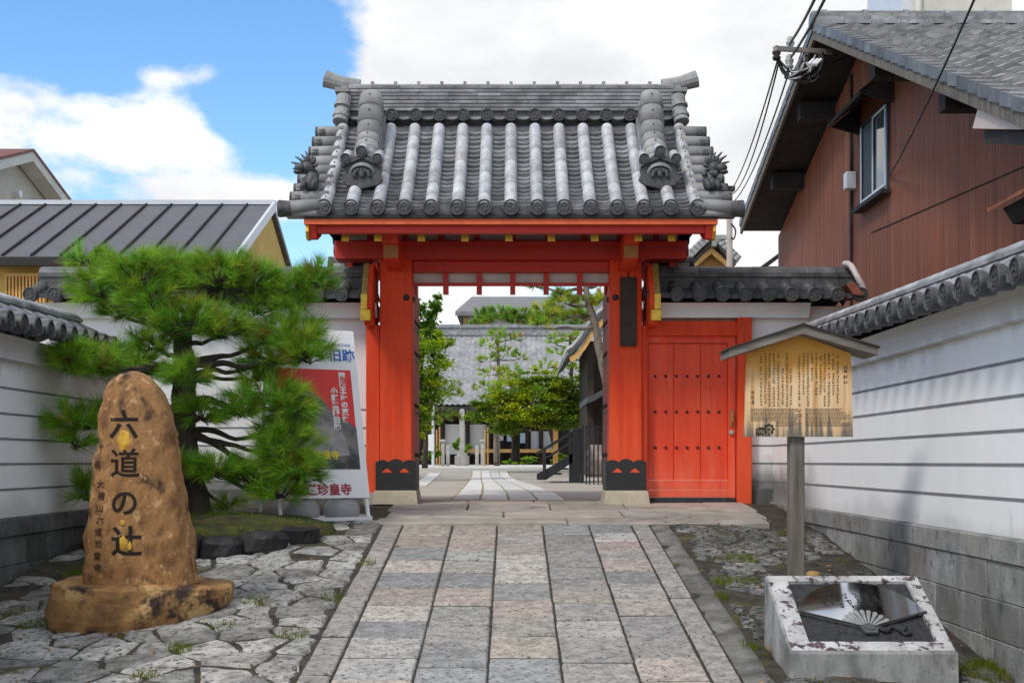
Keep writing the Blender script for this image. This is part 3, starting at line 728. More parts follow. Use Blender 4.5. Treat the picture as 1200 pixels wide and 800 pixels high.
        for x in (-.05, .05): mb.tube([c + Vector((x, fy * .08, .1)), c + Vector((x + q * .03, fy * .15, .0))], [.035, .028], 7)
        mb.tube([c + Vector((0, -fy * .1, .12)), c + Vector((-q * .02, -fy * .17, .2)), c + Vector((0, -fy * .13, .27))], [.03, .035, .01], 7)
        mb.build('guardian_lion', 'disc', roof, True)
# verge rows have studs
mb = MB()
for s in (-1, 1):
    for q in (-1, 1):
        for k in range(14):
            v, w = GP(.08 + k * .065); nv, nw = pnorm(GP, .08 + k * .065); mb.ball(Fs[s](XG + q * 1.89, v + nv * .068, w + nw * .068), .009, 6)
mb.build('tile_studs', 'iron', roof)
# --- main ridge
mb = MB()
for L_ in range(7):
    x = XG - 1.86; z0 = 4.455 + L_ * .0435; th = .165 - .004 * L_
    while x < XG + 1.85:
        ln = min(random.uniform(.24, .34), XG + 1.86 - x); mb.tone = rt(.55, 1.15, .02)
        mb.box(x + .001, x + ln - .001, YR - th, YR + th, z0 + .007, z0 + .039); x += ln
ridge = mb.build('ridge_courses', 'tile', roof)
mb = MB(); mb.box(XG - 1.85, XG + 1.85, YR - .135, YR + .135, 4.24, 4.755); mb.build('ridge_core', 'tile_dark', ridge)
for s in (-1, 1):
    mb = MB()
    for a, b in zip(US, US[1:]):
        mb.tone = rt(.7, 1.1)
        pts = [(lerp(a, b, i / 8), 4.385 - .045 * (1 - (2 * i / 8 - 1) ** 2)) for i in range(9)]
        for (xa, za), (xb, zb) in zip(pts, pts[1:]):
            y0, y1 = sorted((YR + s * .10, YR + s * .235)); mb.hexa([(xa, y0, za), (xb, y0, zb), (xb, y1, zb - .02), (xa, y1, za - .02), (xa, y0, za + .03), (xb, y0, zb + .03), (xb, y1, zb + .01), (xa, y1, za + .01)])
    mb.build('ridge_pans', 'tile', ridge, False)
for s in (-1, 1):
    for u in US: put_disc('ridge', roof, (u, YR + s * .26, 4.385), (0, s, 0), 'ridge_disc')
mb = MB(); x = XG - 1.86
for k in range(14):
    ln = 3.72 / 14; mb.tone = rt(.8, 1.1)
    def half(x, r): return [(x, YR + math.cos(R(a)) * r * 1.4, 4.76 + math.sin(R(a)) * r * .55) for a in range(0, 181, 20)]
    mb.loft([half(x, .085), half(x, .075), half(x + ln, .075)], False, False)
    mb.box(x - .015, x + .02, YR - .06, YR + .06, 4.785, 4.825); x += ln
mb.build('ridge_cap', 'tile_grey', ridge)
for q in (-1, 1):
    mb = MB(); X = lambda a, q=q: XG + q * a
    def qb(x0, x1, y0, y1, z0, z1): a, b = sorted((X(x0), X(x1))); mb.box(a, b, y0, y1, z0, z1)
    mb.tone = (.9, .9, .9); qb(1.862, 1.93, YR - .20, YR + .20, 4.40, 4.78)
    mb.tone = (.75, .75, .75); qb(1.84, 2.00, YR - .23, YR + .23, 4.70, 4.74); qb(1.93, 1.97, YR - .15, YR + .15, 4.46, 4.70)
    mb.tone = (1, 1, 1)
    for i in range(5): qb(1.93, 2.02 - .016 * i, YR - .06 - .035 * i, YR + .06 + .035 * i, 4.80 - .035 * (i + 1), 4.80 - .035 * i - .004)
    mb.tube([(X(1.74), YR, 4.83), (X(1.95), YR, 4.855), (X(2.14), YR, 4.91)], [.075, .085, .10], 12)
    mb.tube([(X(1.93), YR - .30, 4.29), (X(1.91), YR - .22, 4.46), (X(1.90), YR - .18, 4.66)], [.085, .082, .080], 12)
    mb.tube([(X(1.93), YR + .30, 4.29), (X(1.91), YR + .22, 4.46), (X(1.90), YR + .18, 4.66)], [.085, .082, .080], 12)
    for yy in (-1, 1):
        mb.tube([(X(1.925), YR + yy * .27, 4.355), (X(1.922), YR + yy * .262, 4.385)], .096, 12); mb.tube([(X(1.915), YR + yy * .235, 4.48), (X(1.912), YR + yy * .227, 4.51)], .094, 12)
    mb.v = [(x, y, z - .04 * ss(4.5, 4.7, z)) for x, y, z in mb.v]
    mb.build('ridge_end', 'tile_grey', ridge, False)
# name board hung on the right pillar
nb = thing('name_board', 'tall narrow blackened wooden name board hung on the right gate pillar', 'board', (1.277, 14.06, 1.74))
mb = MB(); mb.cbox(1.19, 1.368, 14.055, 14.097, 1.735, 2.49, .008); mb.build('board', 'wood_dark', nb)
mb = MB(); mb.tube([(1.279, 14.09, 2.48), (1.279, 14.08, 2.53), (1.279, 14.098, 2.54)], .008, 6); mb.build('hook', 'iron', nb)

# ------------------------------------------------------------------ plastered boundary walls
def tile_wall_roof(parent, F, u0, u1, v_e, w_e, v_t, w_t, w_top, spacing, sgn_face, tile='tile_dark', tilt=0, center=None, rd=.072, mirror_back=True, n_courses=5):
    """one-sided field of round and flat tiles plus a ridge stack; F maps (u, v, w) to the world"""
    n = max(2, int(round((u1 - u0) / spacing))); us = [lerp(u0, u1, i / n) for i in range(n + 1)]
    pr = make_prof(v_e, w_e, v_t, w_t, .012)
    for bk in ((1, -1) if mirror_back else (1,)):
        G = F if bk == 1 else (lambda u, v, w: F(u, -v, w))
        pan_field(G, us, pr, n_courses, .03, eave=.05).build('pan_tiles', tile, parent, True)
        cover_rows(G, us, pr, 2, rd).build('cover_tiles', tile, parent, True)
        if bk == 1:
            for u in us:
                p = Vector(F(u, v_e + .02, w_e)); q = Vector(F(u, v_e + 1.02, w_e)); put_disc('wall', parent, p, q - p, 'eave_disc', scale=rd / .072)
    mb = MB()
    for L_, (hw, z0, z1) in enumerate(((v_t + .05, w_t - .04, w_t + .02), (v_t + .02, w_t + .024, lerp(w_t, w_top, .40)), (v_t + .035, lerp(w_t, w_top, .42), lerp(w_t, w_top, .60)))):
        u = u0 - .05
        while u < u1 + .04:
            ln = min(.27, u1 + .05 - u); mb.tone = rt(.7, 1.25)
            a = [F(u + .002, -hw, z0), F(u + ln - .002, -hw, z0), F(u + ln - .002, hw, z0), F(u + .002, hw, z0)]; b = [F(u + .002, -hw, z1), F(u + ln - .002, -hw, z1), F(u + ln - .002, hw, z1), F(u + .002, hw, z1)]
            mb.hexa(a + b); u += ln
    z0 = lerp(w_t, w_top, .62); hr = w_top - z0; u = u0 - .05
    while u < u1 + .04:
        ln = min(.30, u1 + .05 - u); mb.tone = rt(1.0, 1.9)
        def half(u, k): return [F(u, math.cos(R(a)) * (v_t + .02) * k, z0 + math.sin(R(a)) * hr * k) for a in range(0, 181, 20)]
        mb.loft([half(u, .97), half(u + .01, 1), half(u + ln - .003, .97)], True, True); u += ln
    mb.build('ridge_tiles', tile, parent, False)

SIDE = {}
for side, XW, name, lab in ((1, 2.91, 'boundary_wall', 'white plastered side wall with grey stripes on the right, behind the wooden notice board'),
                            (-1, -4.0, 'boundary_wall', 'white plastered side wall with grey stripes on the left, behind the inscribed brown stone')):
    wl = thing(name, lab, 'wall', (XW + side * .2, 8.5, -.6), 'striped side walls of the forecourt'); SIDE[side] = wl
    y0, y1 = 3.0, (14.28 if side > 0 else 12.75)
    def sx(a, b): return sorted((XW + side * a, XW + side * b))
    mb = MB(); a, b = sx(0, .30); mb.box(a, b, y0, y1, .02, 1.30); mb.build('plaster', 'plaster_side', wl)
    mb = MB(); a, b = sx(-.07, .37)
    prof = [(0, 1.262), (-.07, 1.265), (-.075, 1.33), (-.09, 1.40), (-.12, 1.44), (.42, 1.44), (.39, 1.40), (.375, 1.33), (.37, 1.265), (.3, 1.262)]
    mb.prism([(XW + side * x, y0, z) for x, z in prof], (0, y1 - y0, 0)); mb.build('cove', 'plaster_side', wl)
    mb = MB(); a, b = sx(-.004, .01)
    for z in (1.045, .842, .643, .445, .243): mb.box(a, b, y0, y1, z - .009, z + .009)
    mb.build('stripes', 'stripe', wl)
    mb = MB(); y = y0; a, b = sx(-.035, .34)
    while y < y1:
        ln = min(random.uniform(1.0, 1.5), y1 - y); mb.tone = rt(.85, 1.15); mb.cbox(a, b, y + .002, y + ln - .002, -.125, .018, .012); y += ln
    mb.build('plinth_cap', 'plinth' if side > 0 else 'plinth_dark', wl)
    mb = MB(); a, b = sx(-.015, .32)
    for r_ in range(5):
        y = y0 + random.uniform(-.4, 0); z1 = -.128 - r_ * .235
        while y < y1:
            ln = random.uniform(.36, .75); mb.tone = rt(.6, 1.2); j = random.uniform(0, .012)
            if z1 > gz((y + ln / 2)) - .3: mb.cbox(a - (j if side < 0 else j), b, max(y, y0) + .003, min(y + ln, y1) - .003, z1 - .23, z1, .010)
            y += ln
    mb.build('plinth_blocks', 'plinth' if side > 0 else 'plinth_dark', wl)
    XRg = XW + side * .14
    Fw = lambda u, v, w, XRg=XRg, side=side: (XRg - side * v, u, w + .020 * (u - 10.5))
    tile_wall_roof(wl, Fw, 3.05, 13.75 if side > 0 else 11.9, .42, 1.525, .10, 1.665, 1.825, .275, 0, tile='tile' if side > 0 else 'tile', mirror_back=True)

# front walls left and right of the gate
YF = 14.30
def front_wall(x0, x1, xr1, label, seg_plaster, n=None):
    wl = thing('front_wall', label, 'wall', ((x0 + x1) / 2, YF + .2, 0), 'plastered walls flanking the gate')
    for a, b in seg_plaster:
        mb = MB(); mb.box(a, b, YF, YF + .34, .16, 2.14); mb.build('plaster', 'plaster', wl)
        mb = MB()
        for z in (1.045, .842, .643, .445, .243): mb.box(a, b, YF - .004, YF + .01, z - .009, z + .009)
        mb.build('stripes', 'stripe', wl)
        mb = MB(); mb.cbox(a, b, YF - .05, YF + .38, -.2, .165, .012); mb.build('plinth', 'plinth_dark', wl)
    mb = MB(); prof = [(YF, 2.058), (YF - .10, 2.06), (YF - .115, 2.12), (YF - .15, 2.19), (YF - .19, 2.215), (YF + .55, 2.215), (YF + .5, 2.19), (YF + .46, 2.12), (YF + .44, 2.06), (YF + .34, 2.058)]
    mb.prism([(x0, y, z) for y, z in prof], (x1 - x0, 0, 0)); mb.build('cove', 'plaster', wl)
    Fw = lambda u, v, w: (u, YF + .18 - v, w)
    tile_wall_roof(wl, Fw, x0 + .05, xr1, .52, 2.285, .13, 2.43, 2.665, .262, 0, tile='tile_dark')
    return wl
fwr = front_wall(1.50, 3.30, 3.80, 'white front wall right of the gate, pierced by the closed vermilion side door', [(2.53, 3.3)])
fwl = front_wall(-5.3, -1.50, -1.60, 'white striped front wall left of the gate, behind the pine tree', [(-5.3, -1.56)])
mb = MB(); mb.box(3.3, 3.82, YF + .02, YF + .3, 1.6, 2.2); mb.build('plaster', 'plaster', fwr)
mb = MB(); mb.box(2.53, 2.92, YF + .001, YF + .3, 2.0, 2.06); 
# gilded end boards of the wall roofs against the pillars
for s, wl in ((-1, fwl), (1, fwr)):
    xa = XG + s * 1.545
    mb = MB(); oy = [(13.86, 2.05), (13.80, 2.12), (13.80, 2.26), (13.86, 2.40), (13.95, 2.52), (14.0, 2.62), (14.5, 2.62), (14.5, 1.95), (13.9, 1.95)]
    mb.prism([(xa - .045, y, z) for y, z in oy], (.09, 0, 0)); eb = mb.build('end_board', 'red', wl)
    mb = MB(); oy = [(13.79, 2.10), (13.775, 2.20), (13.80, 2.30), (13.86, 2.41), (13.95, 2.53), (14.0, 2.63), (14.06, 2.63), (14.0, 2.50), (13.93, 2.40), (13.87, 2.28), (13.86, 2.14)]
    mb.prism([(xa + s * .035 - .03, y, z) for y, z in oy], (.06, 0, 0)); mb.build('gilt_edge', 'gold_worn', eb)
    mb = MB(); mb.cbox(xa - .055 + s * .02, xa + .055 + s * .02, 13.76, 13.86, 1.985, 2.10, .006); mb.build('gold_cap', 'gold', eb)
    mb = MB(); mb.cbox(xa + s * .035 - .035, xa + s * .035 + .035, 13.765, 13.85, 2.105, 2.27, .006); mb.build('gilt_plate', 'gold', eb)
    mb = MB()
    if s < 0: mb.box(XG - 1.60, XG - 1.455, 14.14, 14.5, .12, 1.97)
    else: mb.box(XG + 1.45, XG + 1.50, 14.16, 14.5, .06, 1.97)
    mb.build('end_post', 'red', wl)
    mb = MB(); 
    if s < 0: mb.box(XG - 1.62, XG - 1.44, 14.1, 14.5, -.02, .12); mb.build('end_stone', 'granite', wl)
# side door (front face of the frame at 14.2)
k = 14.2 / 1500
def DX(x): return (x - 600) * k
def DZ(y): return CZ + (541 - y) * k
mb = MB(); mb.cbox(DX(755), DX(864), 14.20, 14.4, DZ(393), DZ(376), .006); mb.build('door_lintel', 'red', fwr)
mb = MB(); mb.cbox(DX(864), DX(880.5), 14.17, 14.42, DZ(590), DZ(372), .006); mb.build('door_post', 'red', fwr)
mb = MB(); mb.box(DX(754), DX(862), 14.22, 14.4, -.06, DZ(583.5)); mb.build('door_sill', 'slate_rough', fwr)
mb = MB(); yd = 14.285
x0, x1, z0, z1 = DX(756), DX(863.5), DZ(583), DZ(393)
fr = [(DX(757), DX(760.5), z0, z1), (DX(854), DX(862.5), z0, z1)]
for a, b, c, d in fr: mb.box(a, b, yd - .03, yd + .05, c, d)
mb.box(DX(760.6), DX(853.9), yd - .03, yd + .05, DZ(582.5), DZ(574.5)); mb.box(DX(760.6), DX(853.9), yd - .02, yd + .05, DZ(574), DZ(563)); mb.box(DX(760.6), DX(853.9), yd - .03, yd + .05, DZ(401), z1)
for a, b in ((760.7, 790.6), (791, 822.3), (822.7, 853.8)): mb.cbox(DX(a), DX(b), yd, yd + .05, DZ(562.5), DZ(401.5), .006)
door = mb.build('side_door', 'red_door', fwr)
for r_, yy in enumerate((440, 482, 524)):
    for c in range(7):
        x = 768.7 + c * 12.55; mb = MB(); c0 = Vector((DX(x), yd, DZ(yy))); q = .022
        mb.loft([[c0 + Vector((math.cos(R(a)) * q * m_, o, math.sin(R(a)) * q * m_)) for a in range(0, 360, 45) for m_ in ((1.0 if a % 90 == 0 else .62) * e,)] for e, o in ((1, .002), (.9, -.010), (.3, -.022))])
        mb.build('nail_cover', 'iron', door)
mb = MB(); mb.cbox(DX(857), DX(860), yd - .045, yd - .03, DZ(500), DZ(480), .004); mb.tube([(DX(858.5), yd - .04, DZ(482)), (DX(858.5), yd - .085, DZ(485)), (DX(858.5), yd - .085, DZ(493)), (DX(858.5), yd - .04, DZ(497))], .011, 8); mb.build('handle', 'gold_worn', door)
mb = MB(); mb.tube([(DX(857.5), yd - .03, DZ(506)), (DX(857.5), yd - .06, DZ(506))], .024, 12); mb.build('lock_knob', 'porcelain', door)
# ------------------------------------------------------------------ inscribed stone
k = 8.66 / 1500
def SX(cx): return (50 + cx / 2.5 - 600) * k
def SZ(cy): return CZ + (541 - (420 + cy / 2.5)) * k
st = thing('stone_stele', 'tall rounded brown stone carved with dark characters on a rough boulder base', 'stone monument', (-2.49, 8.72, -.62))
rows = [(662, 117, 449), (655, 119, 447), (610, 120, 443), (560, 122, 437), (495, 131, 427), (430, 138, 418), (360, 145, 404), (300, 153, 395), (220, 160, 385), (185, 164, 378), (150, 170, 368), (120, 174, 353), (100, 179, 343), (80, 188, 332), (65, 197, 320), (52, 208, 306), (43, 222, 292), (38, 237, 277), (36, 250, 264)]
rings = []; NS = 60
fine = []
for (ya, la, ra), (yb, lb, rb) in zip(rows, rows[1:]):
    m_ = max(1, int((ya - yb) / 12))
    for i in range(m_): fine.append((lerp(ya, yb, i / m_), lerp(la, lb, i / m_), lerp(ra, rb, i / m_)))
fine.append(rows[-1])
for cy, l, r_ in fine:
    xl, xr, z = SX(l), SX(r_), SZ(cy); c = (xl + xr) / 2; a = (xr - xl) / 2; b = .20 * (a / .38) ** .6; ring = []
    for i in range(NS):
        th = 2 * math.pi * i / NS; e = .62
        ca, sa = math.cos(th), math.sin(th)
        px = a * math.copysign(abs(ca) ** e, ca); py = b * math.copysign(abs(sa) ** e, sa)
        nv = noise.noise_vector(Vector((px * 5 + 3, py * 5, z * 4))) * .017 + noise.noise_vector(Vector((px * 13, py * 13 + 7, z * 11))) * .018 + noise.noise_vector(Vector((px * 34, py * 34, z * 30))) * .006
        ft = 1.0 if abs(ca) > .35 else .55
        ring.append((c + px + nv.x * ft, 8.70 + py + nv.y * ft + .03 * max(0, z - .5), z + nv.z * .5 * ft))
    rings.append(ring)
mb = MB(); mb.loft(rings); slab_o = mb.build('standing_stone', 'stele', st, True)
bvh = BVHTree.FromPolygons([Vector(v) for v in mb.v], [tuple(f) for f in mb.f])
def carve(body, cx, cy, size, name='carved_text', mtl='carved', sx=1.0, rot=0, bold=.012):
    vs, fs = text_verts(body, size, .01, bold=bold); m_ = MB(); X0, Z0 = SX(cx), SZ(cy)
    bm = bmesh.new(); bv = [bm.verts.new(v) for v in vs]
    for f in fs:
        try: bm.faces.new([bv[i] for i in f])
        except ValueError: pass
    bmesh.ops.subdivide_edges(bm, edges=[e for e in bm.edges if e.calc_length() > size * .10], cuts=2)
    bmesh.ops.triangulate(bm, faces=bm.faces); bm.verts.index_update()
    for v in bm.verts:
        x = X0 + (v.co.x * math.cos(rot) - v.co.y * math.sin(rot)) * sx; z = Z0 + v.co.x * math.sin(rot) + v.co.y * math.cos(rot)
        h = bvh.ray_cast(Vector((x, 8.0, z)), Vector((0, 1, 0)))[0]; y = h.y if h else 8.5
        m_.v.append((x, y - .0035 if v.co.z > 0 else y + .012, z))
    for f in bm.faces: m_.face([v.index for v in f.verts])
    bm.free(); return m_.build(name, mtl, slab_o)
carve('六', 252, 200, .20, bold=.004); carve('道', 258, 312, .205, bold=.002); carve('の', 258, 425, .195, bold=.003); carve('辻', 266, 537, .21, bold=.004)
for i, ch in enumerate('大椿山六道珍皇寺'):
    carve(ch, 186 - i * 1.0 + (3 if i % 2 else 0), 368 + i * 34.5, .057, bold=.001, mtl='carved_faint')
def patch(cx, cy, rx, ry, seed):
    m_ = MB(); pts = []; n = 36
    for rr in (0, .45, .8, 1):
        ring = []
        for i in range(n):
            a = 2 * math.pi * i / n; q = rr * (1 + .35 * noise.noise(Vector((math.cos(a) * 1.5, math.sin(a) * 1.5, seed))))
            x = SX(cx + rx * q * math.cos(a)); z = SZ(cy + ry * q * math.sin(a)); h = bvh.ray_cast(Vector((x, 8.0, z)), Vector((0, 1, 0)))[0]
            ring.append((x, (h.y if h else 8.5) - (.0052 if rr < .9 else -.004), z))
        pts.append(ring)
    m_.loft(pts, True, False); m_.build('gilding', 'gold_leaf', slab_o, True)
patch(254, 238, 20, 31, 2); patch(256, 535, 13, 24, 5); patch(254, 478, 9, 9, 8); patch(276, 545, 6, 15, 12)
# boulder base
mb = MB(); rings = []
cx, cy = -2.545, 8.78
for z, a, b in ((-.74, .50, .42), (-.66, .54, .455), (-.60, .56, .475), (-.54, .57, .48), (-.46, .575, .48), (-.40, .58, .475), (-.375, .578, .472), (-.362, .565, .46), (-.356, .48, .39), (-.350, .3, .24)):
    ring = []
    for i in range(56):
        th = 2 * math.pi * i / 56; e = .55; ca, sa = math.cos(th), math.sin(th)
        x = a * math.copysign(abs(ca) ** e, ca); y = b * math.copysign(abs(sa) ** e, sa)
        if x > .1: y += .10 * (x - .1) / .4 * (1 if sa < 0 else 0) * 1.6
        zz = z + (.06 * max(0, x) if z < -.45 else .0) + (.02 * -x)
        nv = noise.noise_vector(Vector((x * 3.2, y * 3.2, z * 4 + 4))) * .05 + noise.noise_vector(Vector((x * 9, y * 9, z * 9))) * .022
        ring.append((cx + x + nv.x, cy + y + nv.y, zz + nv.z * .6))
    rings.append(ring)
mb.loft(rings); mb.build('boulder_base', 'boulder', st, False)

# ------------------------------------------------------------------ wooden notice board
def board_mat():
    m = M['wood_board']; nt = m.node_tree; N = nt.nodes; L = nt.links; b = N['Principled BSDF']; src = b.inputs['Base Color'].links[0].from_socket
    tc = N.new('ShaderNodeTexCoord'); sp = N.new('ShaderNodeSeparateXYZ'); L.new(tc.outputs['Object'], sp.inputs[0])
    def nz(sc, st):
        mp = N.new('ShaderNodeMapping'); mp.inputs['Scale'].default_value = st; L.new(tc.outputs['Object'], mp.inputs[0]); n = N.new('ShaderNodeTexNoise'); n.inputs['Scale'].default_value = sc; n.inputs['Detail'].default_value = 8; L.new(mp.outputs[0], n.inputs[0]); return n.outputs[0]
    def grad(z0, z1, amp, col, base, noise_):
        mr = N.new('ShaderNodeMapRange'); mr.inputs['From Min'].default_value = z0; mr.inputs['From Max'].default_value = z1; mr.clamp = False; L.new(sp.outputs[2], mr.inputs[0])
        a = N.new('ShaderNodeMath'); a.operation = 'MULTIPLY_ADD'; L.new(noise_, a.inputs[0]); a.inputs[1].default_value = amp; L.new(mr.outputs[0], a.inputs[2])
        q = N.new('ShaderNodeMapRange'); q.interpolation_type = 'SMOOTHSTEP'; q.inputs['From Min'].default_value = amp * .5 + .3; q.inputs['From Max'].default_value = amp * .5 + .9; L.new(a.outputs[0], q.inputs[0])
        mx = N.new('ShaderNodeMixRGB'); L.new(q.outputs[0], mx.inputs[0]); L.new(base, mx.inputs[1]); mx.inputs[2].default_value = (*col, 1); return mx.outputs[0]
    zb = BZ(511) - NB_Z; zt = BZ(392) - NB_Z; h = zt - zb
    c = grad(zb + h * .40, zb + h * .78, 1.6, (.64, .30, .05), src, nz(3, (7, 7, .8)))
    c = grad(zb + h * .34, zb - h * .10, 2.4, (.17, .145, .12), c, nz(3.5, (9, 9, .35)))
    L.new(c, b.inputs['Base Color'])
YB = 8.6; k = YB / 1500
def BX(x): return (x - 600) * k
def BZ(y): return CZ + (541 - y) * k
NB_Z = sz(1.93, 8.7); board_mat()
nb = thing('notice_board', 'gabled wooden notice board with columns of brush writing on a single post', 'notice board', (BX(936), YB + .05, sz(1.93, 8.7)))
mb = MB(); mb.cbox(BX(927), BX(944.5), YB + .035, YB + .13, sz(1.93, 8.7) - .1, BZ(400), .006); mb.build('post', 'wood_grey', nb)
mb = MB(); mb.prism([(BX(872), YB, BZ(511.5)), (BX(1000), YB, BZ(511.5)), (BX(997), YB, BZ(414)), (BX(936), YB, BZ(391.5)), (BX(875), YB, BZ(414))], (0, .035, 0)); brd = mb.build('board', 'wood_board', nb)
mb_w = MB()
for q in (-1, 1):
    xe = 850.5 if q < 0 else 1022.5; ye = 411.5 if q < 0 else 409.5
    mb = MB(); o = [(BX(936), BZ(383.5)), (BX(xe), BZ(ye)), (BX(xe), BZ(ye + 8.5)), (BX(936), BZ(393.2))]
    mb.prism([(x, YB - .13, z) for x, z in o], (0, .34, 0)); rp = mb.build('roof_plank', 'wood_roof', nb)
    mb = MB(); mb.prism([(x, YB - .145, z) for x, z in ((BX(936), BZ(383.0) + .012), (BX(xe) + q * .012, BZ(ye) + .010), (BX(xe) + q * .012, BZ(ye) - .001), (BX(936), BZ(383.3)))], (0, .37, 0)); mb.build('roof_cover', 'wood_dark', rp)
# brush columns: small dark strokes of varying weight
rnd = random.Random(5)
mb = MB()
def glyph(mb, x, z, s, y, dens=3):
    for _ in range(dens):
        if rnd.random() < .55:
            zz = z + rnd.uniform(-.4, .4) * s; w = rnd.uniform(.3, .5) * s; t = s * .055; mb.box(x - w, x + w, y - .0012, y, zz - t, zz + t)
        else:
            xx = x + rnd.uniform(-.35, .35) * s; h = rnd.uniform(.25, .5) * s; t = s * .07; mb.box(xx - t, xx + t, y - .0016, y, z - h, z + h)
cols = [(754, 300, 388, .030)] + [(c, 225 + rnd.choice((0, 0, 14, 90)), rnd.choice((530, 530, 520, 470, 380)), .017) for c in (708, 683, 657, 632, 608, 583, 558, 533, 508, 483, 434, 410, 386, 360, 334, 309, 285, 260)] + [(208, 450, 530, .028)]
for cx, ya, yb, s in cols:
    y = ya
    while y < yb:
        if rnd.random() > .06: glyph(mb, BX(840 + cx / 5), BZ(370 + y / 5), s, YB, 4)
        y += s / k * 5 * 1.12
for r_ in range(14):
    y = 545 + r_ * 7.6
    for a, b in ((200, 500), (518, 780)):
        if r_ > 9 and a == 200: a = 345
        x = a
        while x < b - rnd.choice((0, 0, 0, 60)):
            w = rnd.uniform(6, 22); w = min(w, b - x)
            mb_w.box(BX(840 + x / 5), BX(840 + (x + w) / 5), YB - .0012, YB, BZ(370 + y / 5) - .0022, BZ(370 + y / 5) + .0022); x += w + 3.5
mb.build('writing', 'ink_brown', brd); mb_w.build('small_writing', 'ink_faded', brd)
mb = MB(); c = (BX(840 + 305 / 5), BZ(370 + 663 / 5)); ro, ri = 5.6 * k, 3.8 * k
o = [(c[0] + ro * math.cos(R(a)), c[1] + ro * math.sin(R(a))) for a in range(-60, 245, 15)]; i_ = [(c[0] + ri * math.cos(R(a)), c[1] + ri * math.sin(R(a))) for a in range(-60, 245, 15)]
for a in range(len(o) - 1): mb.prism([(p[0], YB - .002, p[1]) for p in (o[a], o[a + 1], i_[a + 1], i_[a])], (0, .002, 0))
for a in range(0, 360, 45):
    x, z = c[0] + ro * 1.08 * math.cos(R(a)), c[1] + ro * 1.08 * math.sin(R(a)); mb.box(x - .005, x + .005, YB - .0025, YB, z - .005, z + .005)
mb.box(c[0] - .012, c[0] + .012, YB - .002, YB, c[1] - .006, c[1] + .004)
for a, b, d, e in ((228, 262, 660, 667), (228, 234, 660, 697), (240, 246, 672, 697), (252, 258, 672, 697), (262, 268, 655, 697), (230, 275, 692, 698), (248, 275, 652, 659)):
    mb.box(BX(840 + a / 5), BX(840 + b / 5), YB - .002, YB, BZ(370 + e / 5), BZ(370 + d / 5))
mb.build('emblem', 'ink', brd)

# ------------------------------------------------------------------ fan monument
fm = thing('fan_monument', 'low granite block with a polished folding fan set in a dark sloping panel', 'monument', (2.02, 7.5, -.75))
x0, x1, yf, yb = 1.555, 2.492, 7.15, 7.87; zt_f, zt_b = -.600, -.232
tk = (zt_b - zt_f) / (yb - yf)
def top(x, y, e=0): 
    n = Vector((0, -tk, 1)).normalized(); p = Vector((x, y, zt_f + tk * (y - yf))) + n * e; return tuple(p)
ix0, ix1, iy0, iy1 = x0 + .125, x1 - .085, yf + .09, yb - .065
mb = MB(); b = .012
def ringz(i, z): return [(x0 + i, yf + i, z), (x1 - i, yf + i, z), (x1 - i, yb - i, z), (x0 + i, yb - i, z)]
r0 = ringz(-.005, -.9); r1 = [(p[0], p[1], top(p[0], p[1])[2] - b) for p in ringz(0, 0)]; r2 = [top(p[0], p[1]) for p in ringz(b, 0)]
r3 = [top(*p) for p in ((ix0, iy0), (ix1, iy0), (ix1, iy1), (ix0, iy1))]; r4 = [top(*p, -.035) for p in ((ix0 + .004, iy0 + .004), (ix1 - .004, iy0 + .004), (ix1 - .004, iy1 - .004), (ix0 + .004, iy1 - .004))]
mb.loft([r0, r1, r2], True, False); blk = mb.build('block', 'block_side', fm)
mb = MB(); mb.loft([[(*p[:2], p[2] + .0008) for p in r2], r3, r4], True, False); mb.build('rim', 'lichen_granite', blk)
mb = MB(); nx, ny = 60, 44
for j in range(ny + 1):
    for i in range(nx + 1):
        x = lerp(ix0 + .006, ix1 - .006, i / nx); y = lerp(iy0 + .006, iy1 - .006, j / ny)
        mb.v.append(top(x, y, -.017 + .006 * noise.noise(Vector((x * 40, y * 40, 1))) + .012 * max(0, noise.noise(Vector((x * 9, y * 9, 5)))) * ss(.30, .1, (y - iy0) / (iy1 - iy0))))
for j in range(ny):
    for i in range(nx):
        a = j * (nx + 1) + i; mb.face((a, a + 1, a + nx + 2, a + nx + 1))
pan = mb.build('panel', 'slate_rough', fm, True)
PVX, PVY = 2.055, iy0 + .115                           # pivot of the fan
SX_, SY_ = .40, .43
def fan(r, a): return (PVX - .005 + SX_ * r * math.cos(R(a)), PVY + SY_ * r * math.sin(R(a)))
A0, A1 = 20, 160
arc = [fan(1, lerp(A0, A1, i / 40)) for i in range(41)]
low = [fan(.10, A1), fan(.10, A0)]
mb = MB(); n = Vector((0, -tk, 1)).normalized()
mb.prism([top(x, y, -.012) for x, y in arc + low], tuple(n * .018)); fl = mb.build('fan_leaf', 'mirror', pan)
mb = MB()
for i in range(9):
    a = lerp(28, 152, i / 8); p = [fan(.09, a - 4), fan(.36, a - 5.5), fan(.385, a), fan(.36, a + 5.5), fan(.09, a + 4)]; mb.prism([top(x, y, .0065) for x, y in p], tuple(n * .002))
mb.build('fan_ribs', 'fan_rib', fl)
mb = MB()
for a in (A0, A1):
    p = [fan(.02, a - 8), fan(1.0, a - 1.5), fan(1.0, a + .5), fan(.02, a + 8)]; mb.prism([top(x, y, .006) for x, y in p], tuple(n * .005))
mb.build('fan_guard', 'slate_rough', fl)
mb = MB(); mb.tube([top(PVX, PVY, -.01), top(PVX, PVY, .014)], .03, 14)
mb.prism([top(PVX + x, PVY + y, -.005) for x, y in ((-.055, .02), (.055, .02), (.035, -.045), (-.035, -.045))], tuple(n * .014)); mb.build('rivet', 'etched', fl)
